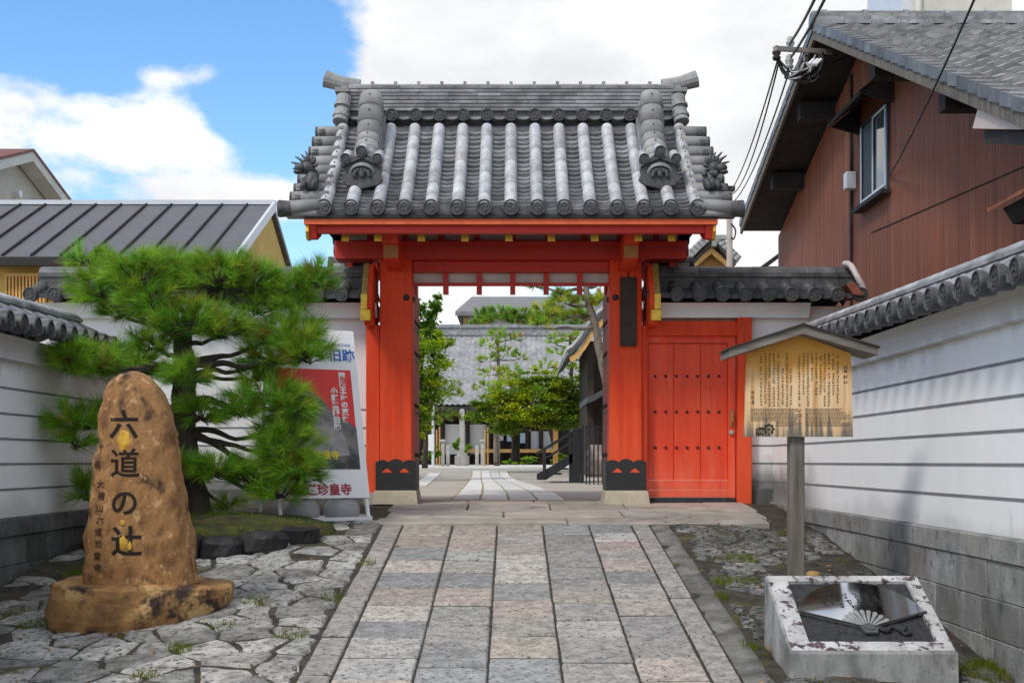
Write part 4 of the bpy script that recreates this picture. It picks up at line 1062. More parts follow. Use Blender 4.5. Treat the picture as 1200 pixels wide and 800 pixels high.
mb = MB(); pts = [top(PVX + .02 + .19 * i / 12, PVY - .01 + .02 * math.sin(i * 1.1) + .01 * i / 12, .002) for i in range(13)]; mb.tube(pts, .012, 6)
mb.tube([top(PVX + .14, PVY + .02, .002), top(PVX + .19, PVY - .05, .0), top(PVX + .23, PVY - .04, 0)], .011, 6); mb.build('fan_cord', 'slate_rough', pan, True)
mb = MB()
for cx, cy, ln, s in ((-.205, .255, 4, .020), (-.215, .25, 5, .014), (-.165, .27, 3, .026), (-.125, .30, 5, .028), (-.065, .31, 5, .030), (-.005, .315, 4, .030), (.055, .30, 5, .028), (.11, .28, 4, .026)):
    for i in range(ln):
        x, y = PVX + cx + i * .004, PVY + cy - i * s * .95
        for _ in range(3):
            w, h = (rnd.uniform(.25, .45) * s, .08 * s) if rnd.random() < .5 else (.08 * s, rnd.uniform(.2, .45) * s)
            xx, yy = x + rnd.uniform(-.3, .3) * s, y + rnd.uniform(-.3, .3) * s
            mb.prism([top(a, b_, .0062) for a, b_ in ((xx - w, yy - h), (xx + w, yy - h), (xx + w, yy + h), (xx - w, yy + h))], tuple(n * .0012))
mb.build('fan_writing', 'ink', fl)

# ------------------------------------------------------------------ easel sign
B0 = Vector((-2.145, 11.85, sz(-2.1, 11.9) + .0)); U = Vector((.80, .46, 0)); WID = U.length; U.normalize()
BK = Vector((-U.y, U.x, 0)); LEAN = R(14); WV = (Vector((0, 0, 1)) * math.cos(LEAN) + BK * math.sin(LEAN)); NV = U.cross(WV)
B0.z = -.115
def EP(u, l, e=0): return B0 + U * u + WV * l + NV * e
es = thing('easel_sign', 'white leaning sign board with blue and red characters on a pale metal stand', 'sign', tuple(B0 + U * .45))
mb = MB(); mb.hexa([EP(.0, .24, -.018), EP(WID, .24, -.018), EP(WID, .24, 0), EP(.0, .24, 0), EP(.0, 1.93, -.018), EP(WID, 1.93, -.018), EP(WID, 1.93, 0), EP(.0, 1.93, 0)]); pnl = mb.build('sign_panel', 'banner', es)
for u in (.02, WID - .02):
    mb = MB(); mb.beam(EP(u, 0, -.035), EP(u, 1.9, -.035), .03, .03, up=NV); mb.build('leg', 'white', es)
    mb = MB(); foot = B0 + U * u + BK * .62; mb.beam(EP(u, 1.7, -.06), foot, .025, .025, up=NV); mb.build('rear_leg', 'white', es)
    mb = MB(); mb.beam(B0 + U * u + Vector((0, 0, .05)), foot + Vector((0, 0, .06)), .025, .025); mb.build('side_bar', 'white', es)
mb = MB(); a = B0 + Vector((0, 0, .03)); c8 = [a + U * .0, a + U * WID, a + U * WID + BK * .5, a + BK * .5]; mb.hexa(c8 + [p + Vector((0, 0, .018)) for p in c8]); 
mb.beam(B0 + U * 0 + Vector((0, 0, .035)), B0 + U * WID + Vector((0, 0, .035)), .02, .035); mb.build('tray', 'white', es)
mb = MB(); f2 = B0 + BK * .62 + Vector((0, 0, .23)); mb.beam(f2, f2 + U * WID, .022, .022); mb.build('cross_bar', 'white', es)
def quad(mb, u0, l0, u1, l1, e): mb.hexa([EP(u0, l0, e - .001), EP(u1, l0, e - .001), EP(u1, l0, e), EP(u0, l0, e), EP(u0, l1, e - .001), EP(u1, l1, e - .001), EP(u1, l1, e), EP(u0, l1, e)])
mb = MB(); quad(mb, .08, .93, .85, 1.52, .002); mb.build('red_field', 'banner_red', pnl)
mb = MB(); quad(mb, .08, .52, .855, .93, .002); mb.prism([EP(u, l, .003) for u, l in ((.08, .93), (.08, 1.30), (.30, 1.36), (.52, 1.22), (.66, 1.04), (.80, .98), (.85, .93))], NV * .001); mb.build('photograph', 'banner_photo', pnl)
mb = MB(); mb.prism([EP(u, l, .0045) for u, l in ((.14, .60), (.14, .98), (.28, 1.04), (.32, 1.12), (.30, 1.24), (.38, 1.32), (.46, 1.25), (.46, 1.12), (.50, 1.03), (.62, .98), (.72, .86), (.76, .66))], NV * .001); mb.build('statue_picture', 'statue_grey', pnl)
def ET(u, l, e=.004): return Matrix(((U.x, WV.x, NV.x, 0), (U.y, WV.y, NV.y, 0), (U.z, WV.z, NV.z, 0), (0, 0, 0, 1))).copy() if False else Matrix.Translation(EP(u, l, e)) @ Matrix((U, WV, NV)).transposed().to_4x4()
mb = MB(); add_text(mb, '旧跡', .135, ET(.775, 1.66), bold=.003); add_text(mb, 'きゅうせき', .034, ET(.79, 1.775)); mb.build('blue_lettering', 'blue', pnl)
mb = MB(); add_text(mb, '閻魔王庁の冥官', .072, ET(.752, 1.455, .005), True, 1.02, bold=.003); add_text(mb, '小野篁卿旧跡', .072, ET(.655, 1.30, .007), True, 1.02, bold=.003); mb.build('white_lettering', 'white', pnl)
mb = MB(); add_text(mb, '六道珍皇寺', .088, ET(.43, .655, .007), bold=.003); mb.build('yellow_lettering', 'yellow', pnl)
mb = MB(); add_text(mb, '六道珍皇寺', .118, ET(.45, .315), bold=.003); mb.build('red_lettering', 'crimson', pnl)
for i, (u, lab) in enumerate(((.27, 'grey lidded sign weight on the left of the white sign stand'), (.68, 'grey lidded sign weight on the right of the white sign stand, nearest the gate'))):
    c = B0 + U * u + BK * .17 + Vector((0, 0, .05)); mb = MB()
    prof = [(.0, .155), (.03, .17), (.08, .172), (.12, .158), (.16, .125), (.185, .08), (.19, .03)]
    mb.loft([[tuple(c + U * (r_ * 1.05 * math.cos(2 * math.pi * q / 24)) + BK * (r_ * .85 * math.sin(2 * math.pi * q / 24)) + Vector((0, 0, z))) for q in range(24)] for z, r_ in prof])
    wt = thing('sign_weight', lab, 'weight', tuple(c), 'weights on the sign stand'); mb.build('body', 'weight', wt, True)
    mb = MB(); mb.tube([c + U * (.10 * math.cos(R(a))) + Vector((0, 0, .15 + .055 * math.sin(R(a)))) + NV * .02 for a in range(0, 181, 20)], .022, 8); mb.build('handle', 'weight', wt, True)
    mb = MB(); mb.ball(c + NV * .06 + Vector((0, 0, .172)), (.05, .045, .016), 12); mb.build('fill_cap', 'iron', wt, True)

# ------------------------------------------------------------------ planting bed of the pine
mb = MB(); cx, cy = -2.72, 11.75; rings = []
for rr, h in ((1.02, -.12), (.98, .03), (.9, .11), (.7, .165), (.4, .20), (.05, .215)):
    rings.append([(cx + rr * 1.18 * math.cos(R(a)), cy + rr * 1.0 * math.sin(R(a)), sz(-2.7, 11.6) + h + .025 * noise.noise(Vector((math.cos(R(a)) * rr * 5, math.sin(R(a)) * rr * 5, 1)))) for a in range(0, 360, 10)])
mb.loft(rings); struct('moss_mound', mb, 'moss', True, 'stuff')
mb = MB(); rnd = random.Random(3)
for _ in range(5200):
    a = rnd.uniform(0, 2 * math.pi); rr = math.sqrt(rnd.random()) * .95
    x = cx + rr * 1.15 * math.cos(a); y = cy + rr * math.sin(a); h = .05 + .17 * (1 - rr) ** .5
    if noise.noise(Vector((x * 2.2, y * 2.2, 4))) < -.05: continue
    z = sz(-2.7, 11.6) + h - .02; l_ = rnd.uniform(.025, .075); d = Vector((rnd.uniform(-.7, .7), rnd.uniform(-.7, .7), 1)).normalized() * l_
    mb.tone = (rnd.uniform(.7, 1.5), rnd.uniform(.8, 1.1), rnd.uniform(.5, 1)); mb.poly([(x - .004, y, z), (x + .004, y, z), (x + d.x, y + d.y, z + d.z)])
tag(mb.build('grass', 'needle', None), kind='stuff')
rock = [((-2.42, 10.72), (.17, .15, .15), 'black edging stone of the pine bed, just right of the brown stone'), ((-2.10, 10.80), (.19, .15, .165), 'black edging stone of the pine bed, middle one, with a sloping face'),
        ((-1.85, 11.15), (.16, .15, .12), 'black edging stone of the pine bed, right-hand one nearest the white sign'), ((-2.78, 10.72), (.20, .16, .19), 'black edging stone of the pine bed, mostly behind the brown stone')]
for i, ((x, y), r_, lab) in enumerate(rock):
    mb = MB(); rings = []; z0 = sz(x, y)
    for z, f in ((-.10, .9), (.0, 1.02), (.10, 1.04), (r_[2] * .82, .96), (r_[2] * .98, .75), (r_[2] * 1.02, .3)):
        ring = []
        for a in range(0, 360, 15):
            ca, sa = math.cos(R(a)), math.sin(R(a)); px = r_[0] * f * math.copysign(abs(ca) ** .7, ca); py = r_[1] * f * math.copysign(abs(sa) ** .7, sa)
            nv = noise.noise_vector(Vector((px * 7 + i * 5, py * 7, z * 7))) * .04; ring.append((x + px + nv.x, y + py + nv.y, z0 + z + nv.z * .5))
        rings.append(ring)
    mb.loft(rings); solo('edging_stone', mb, 'rock_black', lab, 'stone', 'black stones edging the pine bed', False)
for i, (x, y, lab) in enumerate(((953, 669, 'small pale stone on the soil just right of the notice board post'), (1002, 671, 'small pale stone on the soil near the right wall, farther from the post'))):
    d = 3217 / (y + 3 - 344.5); p = P(x, y, d); mb = MB(); mb.ball((p.x, p.y, sz(p.x, p.y) + .02), (.062, .045, .03), 9); o = solo('pale_stone', mb, 'wood_warm', lab, 'stone', 'pale stones by the right wall', True); crinkle(o, .012, 14, i)
# grass and moss in the joints
mb = MB(); rnd = random.Random(11)
def grass_at(x, y, r, n, h=.07):
    for _ in range(n):
        a = rnd.uniform(0, 6.28); q = r * math.sqrt(rnd.random()); px, py = x + q * math.cos(a), y + q * math.sin(a) * 1.3; z = sz(px, py) - .01
        d = Vector((rnd.uniform(-.6, .6), rnd.uniform(-.6, .6), 1)).normalized() * rnd.uniform(.4, 1.1) * h
        mb.tone = (rnd.uniform(.6, 1.5), rnd.uniform(.5, .8), rnd.uniform(.3, .7)); mb.poly([(px - .0035, py, z), (px + .0035, py, z), (px + d.x, py + d.y, z + d.z)])
for px, py, r, n in ((38, 716, .10, 90), (215, 760, .08, 70), (340, 745, .12, 90), (205, 757, .06, 40), (500, 728, .05, 0), (868, 655, .14, 160), (852, 682, .10, 110), (880, 684, .10, 90), (930, 622, .13, 140), (1010, 640, .1, 80), (110, 650, .16, 120), (20, 700, .1, 60), (300, 705, .10, 60), (390, 700, .09, 60), (260, 735, .1, 50), (845, 700, .06, 50), (880, 758, .06, 60), (430, 660, .08, 40), (170, 790, .07, 50), (1150, 776, .16, 320), (1165, 768, .12, 200), (95, 655, .14, 160)):
    d = 3217 / (py - 344.5); p = P(px, py, d); grass_at(p.x, p.y, r, n)
for _ in range(60):
    s = rnd.choice((0, 1)); x = rnd.uniform(-3.8, -1.3) if s else rnd.uniform(1.5, 2.8); y = rnd.uniform(6.6, 12.6); grass_at(x, y, .05, 14, .045)
tag(mb.build('grass', 'needle', None), kind='stuff')
# fallen leaves
mb = MB()
for _ in range(420):
    s = rnd.random() < .55; x = rnd.uniform(-3.9, -1.25) if s else rnd.uniform(1.3, 2.85); y = rnd.uniform(6.5, 12.8); z = sz(x, y) + .016; a = rnd.uniform(0, 6.28); l_ = rnd.uniform(.012, .035); w = l_ * .4
    u = Vector((math.cos(a), math.sin(a), rnd.uniform(-.15, .3))); v = Vector((-math.sin(a), math.cos(a), rnd.uniform(-.3, .3))); c = Vector((x, y, z)); mb.tone = rt(.6, 1.4, .1)
    mb.poly([c - u * l_, c - v * w, c + u * l_, c + v * w])
tag(mb.build('fallen_leaves', mat('dry_leaf', (.42, .26, .10), (.25, .12, .05), 30, .8, attr=True), None), kind='stuff')
# ------------------------------------------------------------------ foreground pine
def limb(mb, pts, r0, r1, n=8, wob=.02, seed=0):
    """smooth tapered limb through the given points"""
    pts = [Vector(p) for p in pts]; out = []; N = len(pts)
    for i in range(N - 1):
        p0, p1, p2, p3 = pts[max(0, i - 1)], pts[i], pts[i + 1], pts[min(N - 1, i + 2)]
        for q in range(4):
            t = q / 4; out.append(.5 * ((2 * p1) + (p2 - p0) * t + (2 * p0 - 5 * p1 + 4 * p2 - p3) * t * t + (3 * p1 - p0 - 3 * p2 + p3) * t ** 3))
    out.append(pts[-1]); m = len(out)
    out = [p + noise.noise_vector(p * 4 + Vector((seed, 0, 0))) * wob * (0 if i == 0 else 1) for i, p in enumerate(out)]
    mb.tube(out, [lerp(r0, r1, (i / (m - 1)) ** .8) * (1 + .12 * noise.noise(out[i] * 9)) for i in range(m)], n); return out
def tuft(mb, c, d, n, ln, w, rnd, spread=.85, tone=None):
    d = Vector(d).normalized(); ref = d.orthogonal().normalized(); e2 = d.cross(ref)
    for _ in range(n):
        a = rnd.uniform(0, 6.283); q = spread * math.sqrt(rnd.random()) * 1.15; f = (d + (ref * math.cos(a) + e2 * math.sin(a)) * q).normalized(); L_ = ln * rnd.uniform(.65, 1.1)
        b = c + d * rnd.uniform(-.35, .25) * ln; s = f.cross(Vector((rnd.uniform(-1, 1), rnd.uniform(-1, 1), rnd.uniform(-1, 1)))).normalized() * w * .5
        tip = b + f * L_ + Vector((0, 0, -.10 * L_ * rnd.random())); v_ = rnd.uniform(.8, 1.25); mb.tone = (tone[0] * v_, tone[1] * v_, tone[2] * v_); mb.poly([b - s, b + s, tip])
def pine_pad(mb, tw, c, r, n_t, n_n, ln, w, rnd, root=None, rt_=.02):
    """flat cushion of needle tufts; twigs run from root to some tufts"""
    c = Vector(c)
    for i in range(n_t):
        while True:
            p = Vector((rnd.uniform(-1, 1), rnd.uniform(-1, 1), rnd.uniform(-.75, 1)))
            if p.length < 1: break
        if p.z > -.2: p = p * (0.55 + .45 * rnd.random()) / max(p.length, .35) * min(1, p.length + .3)
        q = c + Vector((p.x * r[0], p.y * r[1], p.z * r[2])); d = Vector((p.x * 1.25, p.y * 1.25, .42 + p.z * .55)) + Vector((rnd.uniform(-.45, .45), rnd.uniform(-.45, .45), rnd.uniform(-.2, .2)))
        g = rnd.uniform(.85, 2.0); yl = rnd.uniform(.85, 1.3) * (1.35 if rnd.random() < .18 else 1)
        tuft(mb, q, d, n_n, ln, w, rnd, tone=(g * yl, g, g * rnd.uniform(.7, 1.1)) if rnd.random() > .015 else (2.2, .8, 1.2))
        if tw is not None and i % 3 == 0:
            a = root or c; mid = (Vector(a) + q) / 2 + Vector((0, 0, -.03)); tw.tube([a, mid, q], [rt_, rt_ * .6, rt_ * .3], 5, False)
DP = 11.9
pine = thing('pine_tree', 'sculpted green pine with cloud-like needle pads in front of the left wall', 'tree', (-2.93, 11.9, -.14))
def Q(x, y, dd=0): return P(x, y, DP + dd)
tr = MB()
limb(tr, [Q(231, 624), Q(227, 590), Q(219, 550), Q(213, 505), Q(215, 465), Q(218, 432), Q(214, 400), Q(220, 372), Q(238, 346), Q(250, 325)], .185, .045, 12, .02, 1)
for a in (-1.9, -.6, .5, 2.6): 
    b = Vector((Q(231, 620))); tr.tube([b + Vector((0, 0, .12)), b + Vector((math.cos(a) * .16, math.sin(a) * .16, .02)), b + Vector((math.cos(a) * .30, math.sin(a) * .3, -.06))], [.11, .075, .03], 8)
tr.build('trunk', 'bark', pine, True)
rnd = random.Random(21)
# pad: centre px, radii px (x, z), depth offset, branch start px, tufts
PADS = [((120, 333), (36, 24), -.05, (214, 400), 34), ((165, 318), (42, 22), -.25, (220, 372), 40), ((205, 322), (42, 24), .15, (224, 362), 42), ((178, 352), (40, 15), -.3, (214, 398), 24), ((255, 318), (44, 20), -.1, (238, 346), 42),
        ((298, 325), (32, 17), .05, (240, 344), 24), ((340, 334), (26, 13), .1, (262, 345), 15), ((372, 326), (17, 15), .1, (262, 345), 14), ((268, 344), (36, 12), .25, (238, 346), 20), ((145, 362), (30, 11), .1, (214, 400), 14),
        ((222, 376), (48, 20), -.35, (216, 410), 38), ((266, 384), (26, 12), -.3, (216, 410), 15),
        ((338, 385), (42, 15), .05, (220, 428), 26), ((354, 409), (29, 22), -.1, (220, 428), 28), ((318, 415), (40, 18), .1, (220, 440), 24), ((300, 440), (28, 10), .2, (220, 440), 10),
        ((104, 422), (46, 15), -.95, (214, 432), 34), ((158, 428), (36, 15), -.2, (214, 432), 28), ((218, 438), (22, 16), -.5, (216, 445), 18), ((84, 414), (20, 11), -1.2, (214, 432), 10),
        ((92, 492), (32, 13), -1.0, (214, 480), 20), ((118, 486), (16, 10), -.7, (214, 480), 9),
        ((235, 483), (34, 13), -.3, (216, 500), 20), ((315, 462), (46, 14), -.1, (218, 470), 27), ((282, 478), (26, 11), -.2, (218, 470), 13), ((342, 476), (28, 12), -.15, (218, 470), 15),
        ((338, 522), (38, 25), -.2, (218, 508), 46), ((346, 550), (31, 17), -.25, (218, 508), 28), ((335, 500), (28, 14), 0, (218, 508), 16),
        ((250, 550), (46, 13), -.25, (219, 535), 30), ((295, 558), (34, 14), -.2, (219, 535), 22), ((215, 545), (26, 11), -.4, (219, 535), 12), ((100, 572), (15, 19), -.7, (220, 560), 12), ((82, 426), (20, 11), -1.2, (214, 432), 12), ((180, 402), (28, 12), -.2, (214, 425), 14), ((70, 500), (20, 11), 0, (214, 480), 11), ((300, 360), (30, 11), .1, (238, 346), 14), ((345, 352), (24, 10), .1, (238, 346), 11), ((88, 516), (15, 9), -1.1, (214, 480), 7), ((325, 575), (30, 12), -.2, (219, 545), 15), ((100, 300), (24, 11), 0, (214, 400), 10), ((265, 590), (16, 7), .0, (222, 560), 4)]
need = MB(); twig = MB(); kx = DP / 1500
for (cx, cy), (rx, rz), dd, (bx_, by_), nt in PADS:
    c = Q(cx, cy, dd); s = Q(bx_, by_); L_ = (c - s).length
    e = c - Vector((0, 0, rz * kx * .55)); mid = (s + e) / 2 + Vector((0, 0, -.05 * L_ + .02))
    limb(twig, [s, s.lerp(mid, .6) + Vector((0, 0, .03)), mid, e], .020 + .018 * min(L_, 1.2), .014, 7, .045, cx)
    pine_pad(need, twig, c, (rx * kx * 1.06, max(.16, rx * kx * .78), rz * kx * 1.15), int(nt * 2.1), 56, .175, .0050, rnd, e, .011)
twig.build('branch', 'bark', pine, True)
need.build('crown', 'needle', pine, False, recalc=False)

# ------------------------------------------------------------------ house on the right
XH, XV = 4.30, 3.71
hr = thing('brown_house', 'tall rusty brown metal-clad house with grey tiled gable roof behind the right wall', 'house', (7, 13, -.3))
AP = (15.68, 5.80); FE = (20.7, 4.31); NE = (9.2, 3.02)
def roofz(y): return lerp(AP[1], FE[1], (y - AP[0]) / (FE[0] - AP[0])) if y > AP[0] else lerp(AP[1], NE[1], (AP[0] - y) / (AP[0] - NE[0]))
mb = MB(); th = .22
mb.prism([(XH, 5.0, -.8), (XH, 20.67, -.8), (XH, 20.67, roofz(20.67) - th), (XH, AP[0], AP[1] - th), (XH, NE[0], NE[1] - th), (XH, 8.9, NE[1] - th - .02), (XH, 5.0, NE[1] - th - .02)], (5.5, 0, 0)); mb.build('wall', 'rust', hr)
mb = MB(); mb.box(XH - .012, XH - .001, 5.0, 20.6, 2.30, 2.315); y = 5.2
mb.box(XH - .03, XH - .001, 16.14, 16.20, 0, 5.35); mb.beam((XH - .006, 15.3, 3.2), (XH - .006, 9.6, 2.72 + .15), .008, .008); mb.build('wall_seam', 'soot', hr)
# roof: wavy tiles laid over boards
def roof_slope(ya, za, yb, zb, x0, x1, crs, cw):
    mb = MB(); L_ = math.hypot(yb - ya, zb - za); nyv = (-(zb - za) / L_ if yb > ya else (zb - za) / L_, abs(yb - ya) / L_); n_c = int(L_ / crs); m = max(2, int((x1 - x0) / cw) * 6)
    for c in range(n_c):
        rows = []
        for t, lift in ((c / n_c, .045), (min(1, (c + 1.05) / n_c), .0)):
            row = []
            for i in range(m + 1):
                ph = (i % 6) / 6 * 2 * math.pi; h = lift + .018 * math.sin(ph) + (.006 * noise.noise(Vector((i // 6 * 3.1, c * 1.7, 0))) if lift else 0)
                row.append((lerp(x0, x1, i / m), lerp(ya, yb, t) + nyv[0] * h, lerp(za, zb, t) + nyv[1] * h))
            rows.append(row)
        low = [(p[0], p[1] - nyv[0] * .04, p[2] - nyv[1] * .04) for p in rows[0]]
        k = len(mb.f); mb.tone = (1, 1, 1); mb.loft([low] + rows, False, False)
        for q in range(k, len(mb.f)): mb.t[q] = rt(.75, 1.2, .02) if (q - k) % 6 == 0 else mb.t[q - 1]
    return mb
roof_slope(NE[0], NE[1], AP[0], AP[1], XV + .04, 9.6, .245, .285).build('roof_tiles', 'tile_grey', hr, False)
roof_slope(FE[0], FE[1], AP[0], AP[1], XV + .04, 9.6, .245, .285).build('roof_tiles', 'tile_dark', hr, False)
mb = MB()
for (ya, za), (yb, zb) in ((NE, AP), (FE, AP)): mb.prism([(XV, ya, za - .03), (XV, yb, zb - .03), (XV, yb, zb - .12), (XV, ya, za - .12)], (5.9, 0, 0))
rb = mb.build('roof_boards', 'soot', hr)
mb = MB()
for (ya, za), (yb, zb) in ((NE, AP), (FE, AP)): mb.prism([(XV - .02, ya, za - .05), (XV - .02, yb, zb - .05), (XV - .02, yb, zb - .17), (XV - .02, ya, za - .17)], (.035, 0, 0))
mb.build('bargeboard', 'wood_grey', rb)
mb = MB()
for (ya, za), (yb, zb), s in ((NE, AP, 1), (FE, AP, -1)):
    n = int(math.hypot(yb - ya, zb - za) / .25)
    for i in range(n):
        t0, t1 = i / n, (i + .97) / n; mb.tone = rt(.6, 1.1); y0, z0, y1, z1 = lerp(ya, yb, t0), lerp(za, zb, t0), lerp(ya, yb, t1), lerp(za, zb, t1)
        mb.hexa([(XV - .035, y0, z0 - .05), (XV + .20, y0, z0 - .02), (XV + .20, y1, z1 - .04), (XV - .035, y1, z1 - .07), (XV - .035, y0, z0 + .055), (XV + .20, y0, z0 + .055), (XV + .20, y1, z1 + .04), (XV - .035, y1, z1 + .04)])
mb.build('verge_tiles', mat('verge_tile', (.20, .205, .215), (.12, .122, .128), 5, .5, attr=True), hr)
for yy, dz in ((18.9, .28), (17.1, .28), (13.6, .3), (11.4, .3)):
    mb = MB(); z = roofz(yy) - dz; mb.box(XV + .12, XH + .3, yy - .09, yy + .09, z - .08, z + .15); mb.build('purlin', 'soot', hr)
mb = MB()
for L_ in range(3):
    x = XV - .02; w = .17 - .01 * L_
    while x < 9.6:
        ln = random.uniform(.28, .36); mb.tone = rt(.7, 1.15); mb.box(x, x + ln - .004, AP[0] - w, AP[0] + w, 5.775 + L_ * .045, 5.816 + L_ * .045); x += ln
for i in range(12):
    x = XV + .1 + i * .5; mb.tone = (1, 1, 1); mb.tube([(x - .02, AP[0], 5.925), (x + .04, AP[0], 5.925)], .07, 10)
mb.tone = (.6, .6, .6); mb.tube([(XV - .06, AP[0] - .02, 5.85), (XV + .3, AP[0] - .02, 5.85)], .10, 12); mb.tube([(XV - .04, AP[0], 5.92), (9.6, AP[0], 5.92)], .06, 10); mb.build('roof_ridge', 'tile', hr)
# window with metal hood
def HP(x, z): return (XH, XH * 1500 / (x - 600), z)
ya, yb = 14.56, 15.70; z0, z1 = 3.56, 4.58
win = MB()
for a, b, c, d in ((ya, yb, z0, z0 + .05), (ya, yb, z1 - .04, z1), (ya, ya + .04, z0 + .051, z1 - .041), (yb - .04, yb, z0 + .051, z1 - .041), ((ya + yb) / 2 - .02, (ya + yb) / 2 + .02, z0 + .051, z1 - .041)): win.box(XH - .035, XH + .05, a, b, c, d)
wn = win.build('window', mat('dark_frame', (.05, .055, .08), None, 5, .35), hr)
mb = MB(); m0 = (ya + yb) / 2 - .02
for a, b, c, d in ((ya + .045, m0 + .03, z0 + .052, z0 + .085), (ya + .045, m0 + .03, z1 - .075, z1 - .043), (ya + .045, ya + .075, z0 + .086, z1 - .076), (m0, m0 + .03, z0 + .086, z1 - .076)): mb.box(XH - .045, XH - .036, a, b, c, d)
mb.box(XH - .042, XH - .036, yb - .09, yb - .045, z0 + .052, z1 - .043); mb.box(XH - .042, XH - .036, m0 + .05, yb - .095, z0 + .052, z0 + .08); mb.build('sash', 'frame_wh', wn)
mb = MB(); mb.box(XH - .02, XH - .012, ya + .05, (ya + yb) / 2 - .03, z0 + .06, z1 - .05); mb.build('pane', 'glass', wn)
mb = MB(); mb.box(XH - .025, XH - .018, (ya + yb) / 2 + .03, yb - .05, z0 + .06, z1 - .05); mb.build('pane', 'iron', wn)
mb = MB(); mb.box(XH - .12, XH, ya - .05, yb + .05, z0 - .05, z0 - .002); mb.build('sill', 'soot', wn)
mb = MB(); mb.hexa([(XH - .38, ya - .18, 4.60), (XH, ya - .18, 4.90), (XH, yb + .18, 4.90), (XH - .38, yb + .18, 4.60), (XH - .40, ya - .2, 4.63), (XH, ya - .2, 4.95), (XH, yb + .2, 4.95), (XH - .40, yb + .2, 4.63)])
for y in (ya - .17, yb + .13): mb.prism([(XH - .35, y, 4.60), (XH, y, 4.9), (XH, y, 4.50)], (0, .03, 0))
mb.build('window_hood', 'soot', wn)
mb = MB(); mb.cbox(XH - .14, XH, 15.95, 16.08, 3.87, 4.08, .015); mb.build('meter_box', 'frame_wh', hr)
# eave end, boxed with pale sheet metal, and the small hood at the picture edge
mb = MB(); mb.prism([(XV + .02, y, z) for y, z in ((10.24, 3.30), (10.37, 3.16), (9.40, 2.90), (9.1, 2.84), (9.1, 2.92))], (.30, 0, 0)); mb.build('eave_box', 'cover_plate', hr)
mb = MB(); mb.prism([(XV + .06, 10.22, 3.11), (XV + .06, 9.0, 2.78), (XV + .06, 9.0, 2.68), (XV + .06, 10.22, 3.0)], (.8, 0, 0)); mb.build('eave_beam', 'soot', hr)
mb = MB(); mb.hexa([(3.55, 7.6, 2.34), (XH, 7.6, 2.72), (XH, 9.75, 2.72), (3.62, 9.75, 2.36), (3.55, 7.6, 2.37), (XH, 7.6, 2.76), (XH, 9.75, 2.76), (3.62, 9.75, 2.39)]); hood = mb.build('side_hood', 'rust', hr)
mb = MB(); mb.prism([(3.68, 9.6, 2.36), (XH, 9.6, 2.69), (XH, 9.6, 2.24), (3.76, 9.6, 2.24)], (0, -1.9, 0)); mb.build('hood_bracket', 'soot', hood)
# drain pipe and copper flashing at the wall end
mb = MB(); p = [P(990, 309, 14.35), P(997, 311, 14.2), P(1005, 325, 14.1), P(1012, 338, 14.1), P(1013, 352, 14.1)]; limb(mb, p, .035, .035, 8, 0); solo('drain_pipe', mb, 'pipe', 'short pinkish drain pipe bent over the right end of the tiled wall', 'pipe', None, True)
mb = MB(); mb.prism([P(992, 333, 13.9), P(1000, 330, 13.9), P(1012, 344, 13.9), P(1011, 346, 13.9), P(1000, 345, 13.9)], (0, .5, 0)); solo('copper_flashing', mb, 'copper', 'small rusty metal flashing at the right end of the tiled wall', 'flashing')
# concrete tower behind
tw = thing('concrete_tower', 'pale concrete roof block rising behind the brown house', 'building', (13.5, 41, 0))
mb = MB(); a = P(1071, 0, 40); b = P(1186, 0, 40); mb.box(a.x, b.x, 40, 44, 0, 18.0); mb.build('wall', 'concrete', tw)
mb = MB(); mb.box(P(1058, 0, 40).x, a.x, 40.3, 44, 0, 17.5); mb.build('side_shaft', 'frame_wh', tw); mb = MB(); mb.tube([(a.x + .12, 39.92, 12), (a.x + .12, 39.92, 17.4)], .1, 8); mb.build('pipe', 'concrete', tw)
# insulators and wires
ins = thing('wire_bracket', 'wooden cross arm with insulators and looping cables at the brown house gable', 'bracket', tuple(P(938, 75, 14.9)))
IB = lambda x, y, d=14.9: P(x, y, d)
mb = MB(); mb.beam(IB(908, 57, 14.6), IB(974, 61, 15.3), .05, .05); mb.build('cross_arm', 'pole', ins)
for x, y in ((910, 63), (926, 52), (925, 73)):
    mb = MB(); c = IB(x, y); mb.loft([[tuple(c + Vector((r_ * math.cos(R(a)), r_ * math.sin(R(a)), z))) for a in range(0, 360, 36)] for z, r_ in ((-.08, .025), (-.07, .045), (-.04, .05), (-.03, .03), (0, .05), (.03, .05), (.04, .03), (.07, .04), (.09, .02))]); mb.build('insulator', 'porcelain' if x != 910 else 'soot', ins, True)
rnd = random.Random(9)
for i in range(11):
    x0, y0 = rnd.choice(((910, 68), (926, 58), (925, 78), (940, 62))); x1, y1 = rnd.uniform(938, 968), rnd.uniform(60, 80); m_ = (rnd.uniform(920, 950), rnd.uniform(84, 98))
    mb = MB(); limb(mb, [IB(x0, y0), IB((x0 + m_[0]) / 2 - 3, m_[1] - 6), IB(*m_, 14.8), IB((x1 + m_[0]) / 2 + 5, m_[1] - 8, 14.8), IB(x1, y1, 15.0)], .012, .012, 6, .02, i); mb.build('cable_loop', 'cable' if i % 3 else 'porcelain', ins, True)
for x in (953, 958, 962):
    mb = MB(); mb.tube([IB(x, 70, 14.7), IB(x - 6, 76, 14.6)], .018, 8); mb.build('ferrule', 'white', ins)
def wire(pts, r, label, sag=0, group='overhead wires'):
    a, b = Vector(pts[0]), Vector(pts[1]); mb = MB(); n = 14
    mb.tube([a.lerp(b, i / n) + Vector((0, 0, -sag * 4 * (i / n) * (1 - i / n))) for i in range(n + 1)], r, 6); solo('wire', mb, 'cable', label, 'wire', group, True)
PT = lambda y, x=855: P(x, y, 27)
